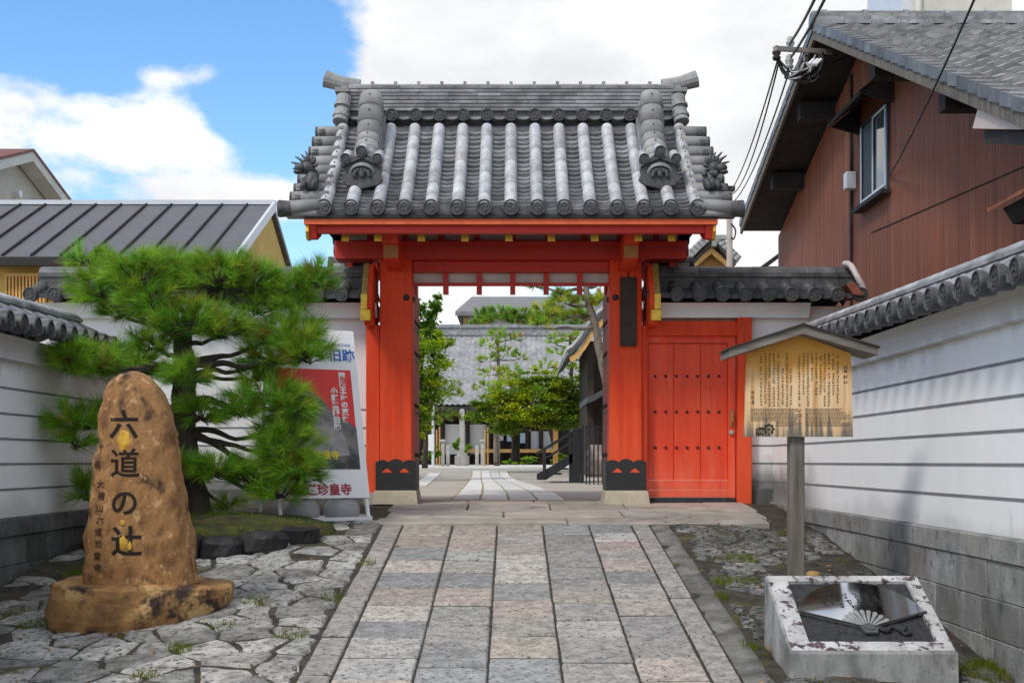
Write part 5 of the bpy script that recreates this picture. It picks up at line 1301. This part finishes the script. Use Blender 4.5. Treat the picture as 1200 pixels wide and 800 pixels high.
wire((IB(912, 68), PT(226)), .011, 'thin wire from the gable bracket to the distant pole, leftmost of three', .2); wire((IB(914, 68), PT(228, 857)), .011, 'thin wire from the gable bracket to the distant pole, middle of three', .35)
wire((IB(926, 80), PT(238, 858)), .011, 'thin wire from the gable bracket to the distant pole, rightmost of three', .25)
wire((IB(925, 52), P(960, -12, 11)), .016, 'thick cable running up from the bracket, left of the pair', .03); wire((IB(928, 66), P(972, -12, 11)), .016, 'thick cable running up from the bracket, right of the pair', .03)
wire((P(1043, 205, 14.5), P(1146, -10, 9)), .010, 'dark service cable slanting up across the brown house roof', .05)
wire((IB(940, 72), P(990, 68, 15.2)), .012, 'short cable from the bracket along the house gable', .05)
# utility pole
up = thing('utility_pole', 'slender grey utility pole rising behind the gate roof corner', 'pole', (P(854, 320, 27).x, 27, 0))
c = P(855, 320, 27); mb = MB(); mb.tube([(c.x, 27, 0), (c.x, 27, P(855, 222, 27).z)], [.085, .06], 10); mb.build('shaft', 'pole', up, True)
mb = MB(); mb.box(c.x - .07, c.x + .10, 26.9, 27.1, P(0, 224, 27).z, P(0, 219, 27).z); mb.build('pole_cap', 'soot', up)
mb = MB(); limb(mb, [P(857, 262, 26.9), P(862, 270, 26.9), P(860, 280, 26.9), P(857, 278, 26.9)], .018, .018, 6, 0); mb.build('cable_loop', 'cable', up)

# ------------------------------------------------------------------ houses on the left
yh = thing('ochre_house', 'ochre house with dark standing-seam metal roof behind the left wall', 'house', (-8, 21.5, 0))
E1, R1 = (20.0, 3.67), (23.2, 5.13); xr = -4.31; xl = -16
mb = MB(); mb.prism([(xl, y, z) for y, z in ((E1[0], E1[1]), (R1[0], R1[1]), (26.0, 3.9), (26.0, 3.8), (R1[0], R1[1] - .10), (E1[0], E1[1] - .10))], (xr - xl, 0, 0)); rf = mb.build('roof', 'metal_roof', yh)
mb = MB(); x = xr - .02
while x > xl:
    mb.beam((x, E1[0], E1[1] + .015), (x, R1[0], R1[1] + .015), .03, .04); x -= .455
mb.build('roof_seams', 'soot', rf)
mb = MB(); mb.box(xl, xr + .03, R1[0] - .08, R1[0] + .08, R1[1] - .02, R1[1] + .06); mb.beam((xr + .01, E1[0], E1[1] - .03), (xr + .01, R1[0], R1[1] - .03), .05, .16); mb.build('roof_trim', 'frame_wh', rf)
mb = MB(); mb.box(xl, xr + .02, E1[0] - .10, E1[0] + .02, E1[1] - .16, E1[1] - .03); mb.build('gutter', 'soot', yh)
mb = MB(); mb.prism([(xl, 20.3, 0), (xl, 25.7, 0), (xl, 25.7, 3.85), (xl, 23.2, 5.0), (xl, 20.3, 3.68)], (xr - .08 - xl, 0, 0)); mb.build('wall', 'yellow_wall', yh)
lat = MB(); z0, z1 = P(0, 352, 20.2).z, P(0, 324, 20.2).z
for i in range(12): x = P(8 + i * 4, 0, 20.2).x; lat.box(x - .014, x + .014, 20.16, 20.28, z0 - .4, z1)
lat.box(P(6, 0, 20.2).x, P(54, 0, 20.2).x, 20.18, 20.29, z1, z1 + .05); lat.box(P(6, 0, 20.2).x, P(54, 0, 20.2).x, 20.2, 20.29, z0 + .12, z0 + .16); lt = lat.build('window_lattice', 'wood_yellow', yh)
mb = MB(); mb.box(P(6, 0, 20.2).x, P(54, 0, 20.2).x, 20.292, 20.299, z0 - .4, z1); mb.build('window_opening', 'wood_dark', lt)
ch = thing('cream_house', 'cream rendered gable house with reddish roof at the far left edge', 'house', (-13, 27, 0))
xg = -10.5; A = (27, 7.0); Fb = (29.4, 6.38); Nb = (22.5, 5.5)
mb = MB(); mb.prism([(xg, y, z) for y, z in ((22.9, 0), (29.2, 0), (29.2, 6.3), (27, 6.85), (22.9, 5.5))], (-6, 0, 0)); mb.build('wall', 'cream_wall', ch)
mb = MB()
for a, b in ((A, Nb), (A, Fb)): mb.prism([(xg + .42, a[0], a[1]), (xg + .42, b[0], b[1]), (xg + .42, b[0], b[1] + .06), (xg + .42, a[0], a[1] + .06)], (-7, 0, 0))
rf = mb.build('roof', 'redroof', ch); mb = MB()
for a, b in ((A, Nb), (A, Fb)): mb.prism([(xg + .40, a[0], a[1]), (xg + .40, b[0], b[1]), (xg + .40, b[0], b[1] - .2), (xg + .40, a[0], a[1] - .2)], (-.36, 0, 0))
mb.build('bargeboard', 'concrete', rf)
for x, y in ((45, 227), (2, 202)):
    mb = MB(); c = P(x, y, 27 if x > 10 else 25.5); c.x = xg; mb.tube([c + Vector((-.05, 0, 0)), c + Vector((.14, 0, 0))], .085, 10); mb.build('vent_cap', 'white', ch)

# ------------------------------------------------------------------ the temple court seen through the gate
hall = thing('main_hall', 'long temple hall with broad pale grey tiled roof across the courtyard', 'temple hall', (0, 56, .34))
d0, d1 = 51, 58; ze, zr = P(0, 474, d0).z, P(0, 392, d1).z
mb = MB(); xa, xb = -9, 9; n_c = 30; m = 160
for c in range(n_c):
    t0, t1 = c / n_c, (c + 1) / n_c; z = lambda t: lerp(ze, zr, t) - .35 * 4 * t * (1 - t) * .6
    row = lambda t, l: [(lerp(xa, xb, i / m), lerp(d0, d1, t), z(t) + l + (.05 if i % 2 else 0)) for i in range(m + 1)]
    q = len(mb.f); mb.loft([row(t0, -.02), row(t0, .06), row(t1, 0)], False, False)
    for f in range(q, len(mb.f)): mb.t[f] = rt(.8, 1.15, .02)
rf = mb.build('roof', mat('hall_tile', (.42, .42, .43), (.30, .30, .31), 2, .6, attr=True), hall)
mb = MB(); mb.prism([(xa, y, z) for y, z in ((d1, zr - .1), (66, ze), (66, ze - .2), (d0, ze - .25), (d0, ze - .08), (54.5, lerp(ze, zr, .5) - .55))], (xb - xa, 0, 0)); mb.build('roof_body', 'soot', rf)
mb = MB(); mb.box(xa, P(672, 0, d1).x + 2, d1 - .3, d1 + .3, zr - .05, zr + .36); mb.box(xa, P(672, 0, d1).x + 2.1, d1 - .38, d1 + .38, zr + .28, zr + .42); mb.build('roof_ridge', 'tile', rf)
yw = 53.2; gzf = .34
mb = MB(); mb.box(xa, xb, yw + .3, yw + 6, 0, ze + .2); mb.build('wall', 'wood_dark', hall)
for x0, x1, y0, y1 in ((520, 547, 497, 532), (549, 571, 497, 532), (616, 622, 500, 526), (618.5, 633, 505, 526), (634.5, 648, 505, 526), (581, 590, 500, 516)):
    mb = MB(); a, b = P(x0, y1, yw), P(x1, y0, yw); mb.box(a.x, b.x, yw, yw + .25, a.z, b.z); mb.build('plaster_panel', 'plaster', hall)
for x in (478, 519, 548, 572.5, 600, 617.5, 634, 650, 690):
    mb = MB(); a = P(x, 0, yw - .1); mb.box(a.x - .09, a.x + .09, yw - .2, yw + .02, 0, ze); mb.build('column', 'wood_dark', hall)
mb = MB(); a, b = P(548, 530, 52.4), P(655, 526, 52.4); mb.box(a.x, b.x, 52.2, 53.1, a.z, b.z); mb.build('veranda', 'wood_warm', hall)
for x, y in ((597, 511), (612.5, 513)):
    mb = MB(); a, b = P(x - 3, y + 6, 52.9), P(x + 3, y - 6, 52.9); mb.box(a.x, b.x, 52.9, 52.95, a.z, b.z); mb.build('poster', 'paper', hall)
# two-storey house behind
bh = thing('rear_house', 'two storey house with grey roof rising above the temple hall', 'house', (2, 76, 0))
d = 74; mb = MB(); z0, zA = P(0, 366, d).z, P(0, 347.5, d + 4).z
o = [(P(534, 0, d).x, d - .6, z0), (11, d - .6, z0), (11, d + 4, zA), (P(553, 0, d + 4).x, d + 4, zA)]; mb.poly(o); mb.poly([(11, d - .6, z0), (P(534, 0, d).x, d - .6, z0), (P(534, 0, d).x, d - .6, z0 - .25), (11, d - .6, z0 - .25)])
mb.poly([(P(534, 0, d).x, d - .6, z0), (P(553, 0, d + 4).x, d + 4, zA), (P(534, 0, d).x, d + 9, z0)]); mb.poly([(11, d + 4, zA), (P(553, 0, d + 4).x, d + 4, zA), (P(534, 0, d).x, d + 9, z0), (11, d + 9, z0)]); mb.build('roof', mat('rear_tile', (.22, .22, .225), (.16, .16, .165), 3, .7), bh)
mb = MB(); mb.box(P(548, 0, d).x, 10.6, d, d + 8, 0, z0 - .1); mb.build('wall', 'cream_wall', bh)
mb = MB(); mb.box(P(543, 0, d).x, P(548, 0, d).x - .01, d - .05, d + .3, 3, z0 - .1); mb.box(P(553, 0, d).x, P(575, 0, d).x, d - .05, d - .01, P(0, 386, d).z, P(0, 376, d).z); mb.build('timber', 'wood_warm', bh)
# curved temple roof on the right of the opening
sh = thing('side_shrine', 'shrine with upturned tiled roof and yellowish barge board beyond the right gate pillar', 'shrine', (3.2, 28, .1))
cv = [P(x, y, 27) for x, y in ((664, 417), (672, 412), (681, 401), (690, 386), (700, 374), (712, 365), (730, 354), (748, 346))]
mb = MB(); mb.prism([tuple(p + Vector((0, 0, .0))) for p in cv] + [tuple(p + Vector((.03, 0, .11))) for p in cv[::-1]], (0, 6, 0)); sr = mb.build('roof', 'tile', sh)
mb = MB(); mb.prism([tuple(p + Vector((.06, .04, -.015))) for p in cv] + [tuple(p + Vector((.10, .04, -.13))) for p in cv[::-1]], (0, .12, 0)); mb.build('bargeboard', 'wood_yellow', sr)
for i in range(10):
    mb = MB(); t = i * .58; mb.tube([tuple(p + Vector((0, t, .12))) for p in cv], .06, 6); mb.build('tile_row', 'tile', sr)
mb = MB(); mb.box(P(690, 0, 28).x, P(690, 0, 28).x + 5, 27.8, 32, 0, P(0, 402, 28).z); mb.build('wall', 'wood_dark', sh)
for dx in (0, 1.2, 2.4):
    mb = MB(); x = P(688, 0, 27.5).x + dx; mb.box(x, x + .14, 27.4, 27.55, 0, P(0, 400, 27.5).z); mb.build('column', 'wood_dark', sh)
mb = MB(); pc = [P(x, y, 26) for x, y in ((688, 472), (698, 468), (712, 460), (725, 455))]; mb.prism([tuple(p) for p in pc] + [tuple(p + Vector((0, 0, .12))) for p in pc[::-1]], (0, 3, 0)); mb.build('lower_roof', 'tile_dark', sh)
# small gabled roof over the wall, right of the gate
bt = thing('bell_tower', 'small ornate tiled gable roof with yellow barge boards, seen over the right front wall', 'bell tower', (P(833, 0, 30).x, 31.5, 0))
G = lambda x, y, dd=0: P(x, y, 30 + dd)
mb = MB()
for l_ in ([(803, 312), (812, 302), (822, 291), (834, 281)], [(834, 281), (844, 291), (853, 301), (863, 310)]):
    p = [G(*q) for q in l_]; mb.prism([tuple(a) for a in p] + [tuple(a + Vector((0, 0, .14))) for a in p[::-1]], (0, 4.5, 0))
tr_ = mb.build('roof', 'tile', bt)
for s in (-1, 1):
    for i in range(6):
        mb = MB(); a = G(834 + s * (5 + i * 4.4), 284 + i * 4.2, -.02); mb.tube([a, a + Vector((s * .10, 0, .10)), a + Vector((s * .05, 0, .16))], [.09, .07, .03], 7); mb.build('verge_tile', 'tile_grey', tr_)
mb = MB(); a = [G(812, 311, .1), G(822, 300, .1), G(834, 290, .1), G(845, 299, .1), G(856, 311, .1)]; b = [G(851, 312, .1), G(834, 297, .1), G(816, 312, .1)]
mb.prism([tuple(q) for q in a + b], (0, .15, 0)); mb.build('bargeboard', 'wood_yellow', tr_)
mb = MB(); mb.prism([tuple(G(x, y, .35)) for x, y in ((814, 312), (834, 292), (854, 312), (854, 420), (814, 420))], (0, 3.5, 0)); mb.build('wall', 'wood_warm', bt)
mb = MB(); p0, p1 = G(826, 281), G(851, 276); mb.box(p0.x, p1.x, 29.9, 34.5, p0.z, p1.z); mb.box(p0.x + .15, p1.x - .25, 29.8, 30.1, p0.z - .18, p0.z); mb.tube([(G(835, 0).x, 30, p1.z), (G(835, 0).x, 30, p1.z + .12)], .05, 8); mb.build('roof_ridge', 'tile_grey', tr_)
mb = MB(); mb.prism([P(893, 311, 22), P(912, 297, 22), P(912, 303, 22), P(899, 312, 22)], (0, 2, 0)); mb.prism([P(893, 312, 22.5), P(912, 312, 22.5), P(912, 440, 22.5), P(893, 440, 22.5)], (1.0, 2, 0)); solo('dark_shed', mb, 'soot', 'dark shed roof slope touching the left side of the brown house', 'shed')
# stone monument with its fence of posts
dM = 44; zb = .33
mo = thing('stone_pillar', 'tall square stone pillar standing on a stepped base in the courtyard', 'stone monument', (P(541.5, 0, dM).x, dM, zb))
xm = P(541.5, 0, dM).x; ztop = P(0, 479, dM).z
mb = MB(); mb.cbox(xm - .085 * 1.0, xm + .085, dM - .085, dM + .085, zb + .6, ztop - .06, .01); mb.loft([[(xm + a * .085, dM + b * .085, ztop - .06) for a, b in ((-1, -1), (1, -1), (1, 1), (-1, 1))], [(xm + a * .05, dM + b * .05, ztop) for a, b in ((-1, -1), (1, -1), (1, 1), (-1, 1))]]); mb.build('shaft', 'granite', mo)
mb = MB(); mb.cbox(xm - .17, xm + .17, dM - .17, dM + .17, zb + .35, zb + .6); mb.cbox(xm - .24, xm + .24, dM - .24, dM + .24, zb - .02, zb + .35); mb.build('base', 'granite', mo)
for i, (x, h, cap) in enumerate(((519, 28, 1), (525, 24, 0), (559, 24, 0), (565.5, 28, 1))):
    xx = P(x, 0, dM - 1).x; mb = MB(); z1 = zb + h * .0287; mb.cbox(xx - .06, xx + .06, dM - 1.06, dM - .94, zb - .02, z1, .01)
    if cap: mb.cbox(xx - .10, xx + .10, dM - 1.1, dM - .9, z1, z1 + .08, .02)
    solo('stone_post', mb, 'granite', ('capped stone fence post, leftmost of four before the stone pillar', 'plain short stone fence post, second from the left before the stone pillar', 'plain short stone fence post, third from the left before the stone pillar', 'capped stone fence post, rightmost of four before the stone pillar')[i], 'post', 'stone posts round the stone pillar')
for i, (x, lab) in enumerate(((513.5, 'pair of orange bamboo canes left of the stone pillar'), (570, 'pair of orange bamboo canes right of the stone pillar'))):
    mb = MB(); a = P(x, 0, dM); mb.tube([(a.x - .05, dM, zb), (a.x - .05, dM, P(0, 503, dM).z)], .03, 7); mb.tube([(a.x + .05, dM, zb), (a.x + .05, dM, P(0, 500, dM).z)], .03, 7); solo('bamboo_cane', mb, 'wood_warm', lab, 'cane', 'bamboo canes by the stone pillar')
mb = MB(); a = P(507.5, 0, 40); mb.tube([(a.x, 40, .28), (a.x, 40, P(0, 455, 40).z)], .045, 8); o = solo('lamp_pole', mb, 'frame_wh', 'slim white metal pole in front of the temple hall', 'pole')
mb = MB(); a = P(505, 0, 39.9); mb.cbox(a.x - .09, a.x + .10, 39.88, 39.94, P(0, 528, 40).z, P(0, 509, 40).z); solo('pole_placard', mb, 'white', 'small white placard fixed low on the slim white pole', 'placard')
# roofed wooden board in the courtyard
wb = thing('roofed_board', 'roofed wooden notice stand beside the black stairs in the courtyard', 'notice board', (P(652, 0, 36).x, 36, .24))
WB = lambda x, y: P(x, y, 36)
for x in (651,):
    mb = MB(); a = WB(x, 0); mb.box(a.x - .07, a.x + .07, 35.95, 36.05, .2, WB(0, 490).z); mb.build('post', 'wood_warm', wb)
mb = MB(); mb.prism([WB(639, 494), WB(652, 488), WB(664, 492), WB(664, 494.5), WB(652, 491), WB(639, 497)], (0, .5, 0)); mb.build('roof', 'wood_roof', wb)
mb = MB(); mb.prism([WB(641, 497), WB(650, 496), WB(650, 522), WB(646, 518)], (0, .06, 0)); mb.build('side_panel', 'wood_dark', wb)
mb = MB(); mb.box(WB(642, 0).x, WB(661, 0).x, 35.9, 35.95, WB(0, 495.5).z, WB(0, 493.5).z); mb.build('cross_bar', 'wood_warm', wb)
# black stair and gate
bs = thing('black_stairs', 'black wheeled metal stair with sloping handrails in the courtyard', 'stairs', (P(655, 0, 24).x, 24, gz(24)))
dS = 23.0; S_ = lambda x, y, dd=0: P(x, y, dS + dd)
for dd in (0, .8):
    mb = MB(); mb.prism([S_(629, 562, dd), S_(640, 562, dd), S_(672, 541, dd), S_(672, 530, dd), S_(641, 549, dd), S_(629, 555, dd)], (0, .05, 0)); mb.build('stringer', 'black_iron', bs)
    mb = MB(); mb.beam(S_(628, 532, dd), S_(671, 506, dd), .05, .05); mb.beam(S_(641, 536, dd), S_(671, 517, dd), .04, .04); mb.build('handrail', 'black_iron', bs)
    mb = MB(); mb.beam(S_(638, 558, dd), S_(638, 527, dd), .06, .06); mb.build('rail_post', 'black_iron', bs)
for i in range(4):
    mb = MB(); a = S_(640 + i * 8, 556 - i * 6); mb.box(a.x, a.x + .28, dS + .05, dS + .8, a.z, a.z + .03); mb.build('step', 'black_iron', bs)
mb = MB(); mb.box(S_(671, 0).x, S_(680, 0).x, dS - .05, dS + .9, gz(23), S_(0, 502).z); mb.box(S_(667, 0).x, S_(671, 0).x - .005, dS, dS + .1, gz(23), S_(0, 505).z); mb.build('end_panel', 'black_iron', bs)
mb = MB(); mb.box(S_(680, 0).x + .01, S_(684, 0).x, dS - .1, dS + .1, gz(23), S_(0, 498).z); mb.build('end_post', 'black_iron', bs)
ig = thing('iron_gate', 'black iron bar gate beside the right pillar inside the courtyard', 'gate', (P(699, 0, 22).x, 22, gz(22)))
I_ = lambda x, y: P(x, y, 22)
for x in (687, 691, 696, 701, 706, 711, 716):
    mb = MB(); a = I_(x, 0); mb.box(a.x - .012, a.x + .012, 21.99, 22.01, gz(22), I_(0, 500).z); mb.build('bar', 'black_iron', ig)
for y in (499, 507, 556):
    mb = MB(); mb.box(I_(686, 0).x, I_(722, 0).x, 21.98, 22.02, I_(0, y + 1.2).z, I_(0, y).z); mb.build('rail', 'black_iron', ig)
mb = MB()
for r_ in range(6):
    for c in range(4): mb.tone = rt(.85, 1.1); a = P(687 + c * 9 + (r_ % 2) * 4, 559 - r_ * 6.4, 23.6); mb.box(a.x, a.x + 8.8 * 23.6 / 1500, 23.6, 23.9, a.z, a.z + 6.2 * 23.6 / 1500)
solo('block_wall', mb, mat('block_pink', (.62, .53, .47), (.52, .44, .39), 5, .9, attr=True), 'low wall of pinkish blocks behind the black iron gate', 'wall')
# ------------------------------------------------------------------ courtyard trees
def leaf_crown(mb, lobes, n, size, rnd, tones, flat=.6):
    tot = sum(a * b for _, (a, b, c) in lobes)
    for c, r in lobes:
        c = Vector(c); m = int(n * r[0] * r[1] / tot); kc = max(5, int(m / 70)); cl = []
        for _ in range(kc):
            p = Vector((rnd.gauss(0, 1), rnd.gauss(0, 1), rnd.gauss(0, 1))).normalized() * rnd.uniform(.45, 1.0); cl.append((Vector((p.x * r[0], p.y * r[2], p.z * r[1])), rnd.uniform(.22, .4), rnd.uniform(.75, 1.25), rnd.choice(tones)))
        for i in range(m):
            o, rr, g, tn = rnd.choice(cl); q = c + o + Vector((rnd.gauss(0, .5) * r[0] * rr * 1.15, rnd.gauss(0, .5) * r[2] * rr * 1.15, rnd.gauss(0, .36) * r[1] * rr))
            a = Vector((rnd.uniform(-1, 1), rnd.uniform(-1, 1), rnd.uniform(-flat, flat))).normalized(); b = a.cross(Vector((rnd.uniform(-.5, .5), rnd.uniform(-.5, .5), 1))).normalized(); s = size * rnd.uniform(.6, 1.2)
            v = g * rnd.uniform(.8, 1.2); mb.tone = (tn[0] * v, tn[1] * v, tn[2] * v); mb.poly([q - a * s, q - b * s * .5, q + a * s, q + b * s * .5])
def tree(name, label, base, trunk_pts, r0, lobes, n, size, tones, limbs=(), group=None, bark='bark'):
    t = thing(name, label, 'tree', base, group); mb = MB(); limb(mb, trunk_pts, r0, r0 * .45, 9, .03, 3)
    for l_ in limbs: limb(mb, l_, r0 * .5, r0 * .15, 6, .05, 5)
    mb.build('trunk', bark, t, True); mb = MB(); leaf_crown(mb, lobes, n, size, random.Random(len(label)), tones); mb.build('crown', 'leaf', t, False, recalc=False); return t
def LB(d, *ls): return [(P(x, y, d + dd), (rx * d / 1500, ry * d / 1500, max(rx, ry) * d / 1500 * .8)) for x, y, rx, ry, dd in ls]
YG = [(1.5, 1.3, .8), (2.1, 1.6, .6), (1.1, 1.1, .8), (.8, .95, .9)]
DG = [(.55, .75, .9), (.8, .95, .9), (.45, .6, .8)]
GR_ = [(1.3, 1.25, .8), (1.65, 1.4, .7), (.9, .95, .9), (1.9, 1.35, .6), (.7, .8, .8)]
d = 24
tree('leafy_tree', 'bright yellow-green leafy tree just inside the left gate pillar', tuple(P(484, 560, d)), [P(484, 562, d), P(488, 520, d), P(492, 470, d), P(494, 420, d)], .09, LB(d, (498, 425, 30, 28, 0), (505, 455, 30, 22, .2), (490, 480, 24, 26, 0), (512, 405, 18, 16, .3), (484, 400, 20, 30, .2), (490, 505, 14, 14, 0)), 8000, .05, YG, [[P(491, 480, d), P(505, 455, d), P(515, 430, d)]])
tree('dark_tree', 'dark green tree rising behind the yellow-green tree inside the gate', tuple(P(482, 555, 30)), [P(482, 560, 30), P(488, 480, 30), P(496, 400, 30)], .12, LB(30, (494, 372, 18, 30, 0), (505, 360, 12, 18, 0), (508, 395, 16, 18, 0), (520, 402, 12, 7, 0)), 3000, .08, DG)
d = 33
tree('maple_tree', 'broad spreading maple with yellowish green crown in the middle of the courtyard', tuple(P(604, 540, d)), [P(604, 541, d), P(604, 515, d), P(600, 490, d), P(598, 465, d)], .13, LB(d, (600, 458, 32, 22, 0), (580, 478, 28, 22, -.4), (560, 492, 16, 12, -.2), (620, 478, 34, 24, -.5), (605, 495, 34, 16, -.6), (640, 452, 30, 18, 0), (660, 465, 34, 22, .3), (682, 480, 28, 24, .3), (650, 488, 34, 16, -.2), (695, 455, 16, 20, .5), (702, 472, 14, 20, .4), (690, 440, 18, 12, .4), (630, 442, 26, 10, 0)), 23000, .058, GR_, [[P(602, 500, d), P(625, 480, d), P(655, 470, d)], [P(602, 500, d), P(580, 485, d), P(565, 490, d)], [P(603, 500, d), P(640, 500, d), P(680, 485, d)]])
def far_pine(label, base, trunk, r0, pads, d, n_n=26, ln=.17, w=.016, bark='bark', twig_from=None, tone=1.0):
    t = thing('garden_pine', label, 'tree', base, 'pines in the temple court'); mb = MB(); pts = limb(mb, trunk, r0, r0 * .4, 9, .04, 2); nd = MB(); rr = random.Random(len(label) * 3)
    for x, y, rx, rz, nt in pads:
        c = P(x, y, d); s = min(pts, key=lambda p: (p - c).length + (2 if p.z > c.z else 0)); limb(mb, [s, (s + c) / 2 + Vector((0, 0, -.05)), c - Vector((0, 0, rz * d / 1500 * .5))], r0 * .35, r0 * .12, 6, .06, x)
        pine_pad(nd, None, c, (rx * d / 1500, rx * d / 1500 * .8, rz * d / 1500), nt, n_n, ln, w, rr)
    nd.t = [(a * 1.35 * tone, b * 1.15 * tone, c_ * tone) for a, b, c_ in nd.t]
    mb.build('trunk', bark, t, True); nd.build('crown', 'needle_far', t, False, recalc=False); return t
far_pine('tall layered pine in the middle of the courtyard, before the hall roof', tuple(P(585, 545, 35)), [P(582, 545, 35), P(582, 500, 35), P(585, 450, 35), P(583, 400, 35)], .09, [(583, 390, 10, 6, 16), (598, 395, 16, 5, 20), (575, 402, 14, 5, 16), (592, 412, 16, 6, 20), (574, 420, 13, 6, 18), (610, 418, 10, 4, 10), (576, 436, 16, 6, 20), (600, 432, 16, 6, 18), (566, 452, 14, 6, 16), (588, 450, 16, 6, 16)], 35, bark='bark_pale')
far_pine('pine with flat layered pads left of the leaning trunk', tuple(P(672, 545, 37)), [P(672, 545, 37), P(671, 470, 37), P(670, 430, 37), P(668, 392, 37)], .10, [(660, 395, 18, 6, 24), (676, 392, 12, 5, 14), (650, 400, 12, 4, 12), (655, 412, 16, 4, 16), (672, 413, 12, 4, 12), (640, 428, 16, 7, 20), (665, 432, 18, 8, 22), (690, 420, 12, 6, 12), (700, 440, 12, 10, 14), (680, 448, 18, 8, 18)], 37)
far_pine('low pine with drooping pads left of the stone pillar', tuple(P(500, 545, 36)), [P(498, 548, 36), P(500, 510, 36), P(505, 475, 36), P(515, 450, 36)], .09, [(528, 452, 14, 8, 20), (536, 460, 10, 5, 10), (510, 462, 12, 7, 12), (515, 486, 22, 8, 24), (500, 495, 18, 10, 20), (535, 488, 10, 6, 10), (495, 508, 10, 8, 10)], 36, tone=.7)
far_pine('leaning pine with thick bare trunk just left of the right gate pillar', tuple(P(722, 560, 22)), [P(722, 562, 22), P(716, 480, 22), P(711, 450, 22), P(704, 410, 22), P(696, 375, 22), P(688, 345, 22), P(684, 322, 22)], .115, [(640, 365, 22, 9, 34), (660, 352, 20, 7, 26), (632, 378, 12, 7, 14), (688, 352, 18, 7, 24), (704, 350, 12, 7, 16), (655, 342, 10, 5, 10), (628, 335, 8, 3, 8), (676, 368, 12, 5, 12), (700, 330, 16, 4, 10), (665, 330, 12, 4, 8)], 22, 40, .16, .010, 'bark_pale')
t = thing('broad_pine', 'broad dark green pine mass behind the temple hall ridge', 'tree', (2, 64, .3)); nd = MB(); rr = random.Random(77); mb = MB()
for x in (570, 610, 655): limb(mb, [P(x, 541, 64), P(x + 4, 450, 64), P(x, 385, 64)], .22, .1, 8)
for x, y, rx, rz, n in ((565, 372, 14, 9, 30), (585, 368, 20, 10, 44), (608, 372, 20, 12, 44), (632, 376, 22, 12, 44), (655, 374, 22, 12, 44), (680, 372, 18, 12, 34), (560, 382, 12, 6, 16)): pine_pad(nd, None, P(x, y, 64), (rx * 64 / 1500, rx * 64 / 1500, rz * 64 / 1500), n, 40, .34, .035, rr)
nd.t = [(a * .9, b * .95, c) for a, b, c in nd.t]
mb.build('trunk', 'bark', t, True); nd.build('crown', 'needle_far', t, False, recalc=False)
mb = MB(); a = P(582.5, 0, 43); mb.tube([(a.x, 43, .33), (a.x, 43, P(0, 497, 43).z)], .10, 8); solo('wooden_prop', mb, 'bark_pale', 'pale wooden prop post under the maple branches', 'post')
for x, y, rx, ry, dd, lab in ((500, 532, 7, 8, 42, 'clipped round shrub near the left pillar, left one'), (511, 530, 8, 8, 42.5, 'clipped round shrub left of the stone posts, right one'), (612, 538, 14, 5, 40, 'low spreading shrub at the foot of the maple'), (534, 520, 4, 8, 43.2, 'small leafy plant beside the stone pillar, left side'), (548, 522, 4, 8, 43.2, 'small leafy plant beside the stone pillar, right side'), (655, 536, 10, 8, 38, 'shrub behind the black stairs'), (598, 541, 8, 3, 41, 'low shrub left of the maple trunk')):
    mb = MB(); leaf_crown(mb, LB(dd, (x, y, rx, ry, 0), (x + rx * .4, y + 1, rx * .7, ry * .8, 0)), 700, .055, random.Random(x), [(.8, 1, .8), (1.2, 1.1, .8)]); solo('shrub', mb, 'leaf', lab, 'shrub', 'shrubs in the courtyard')
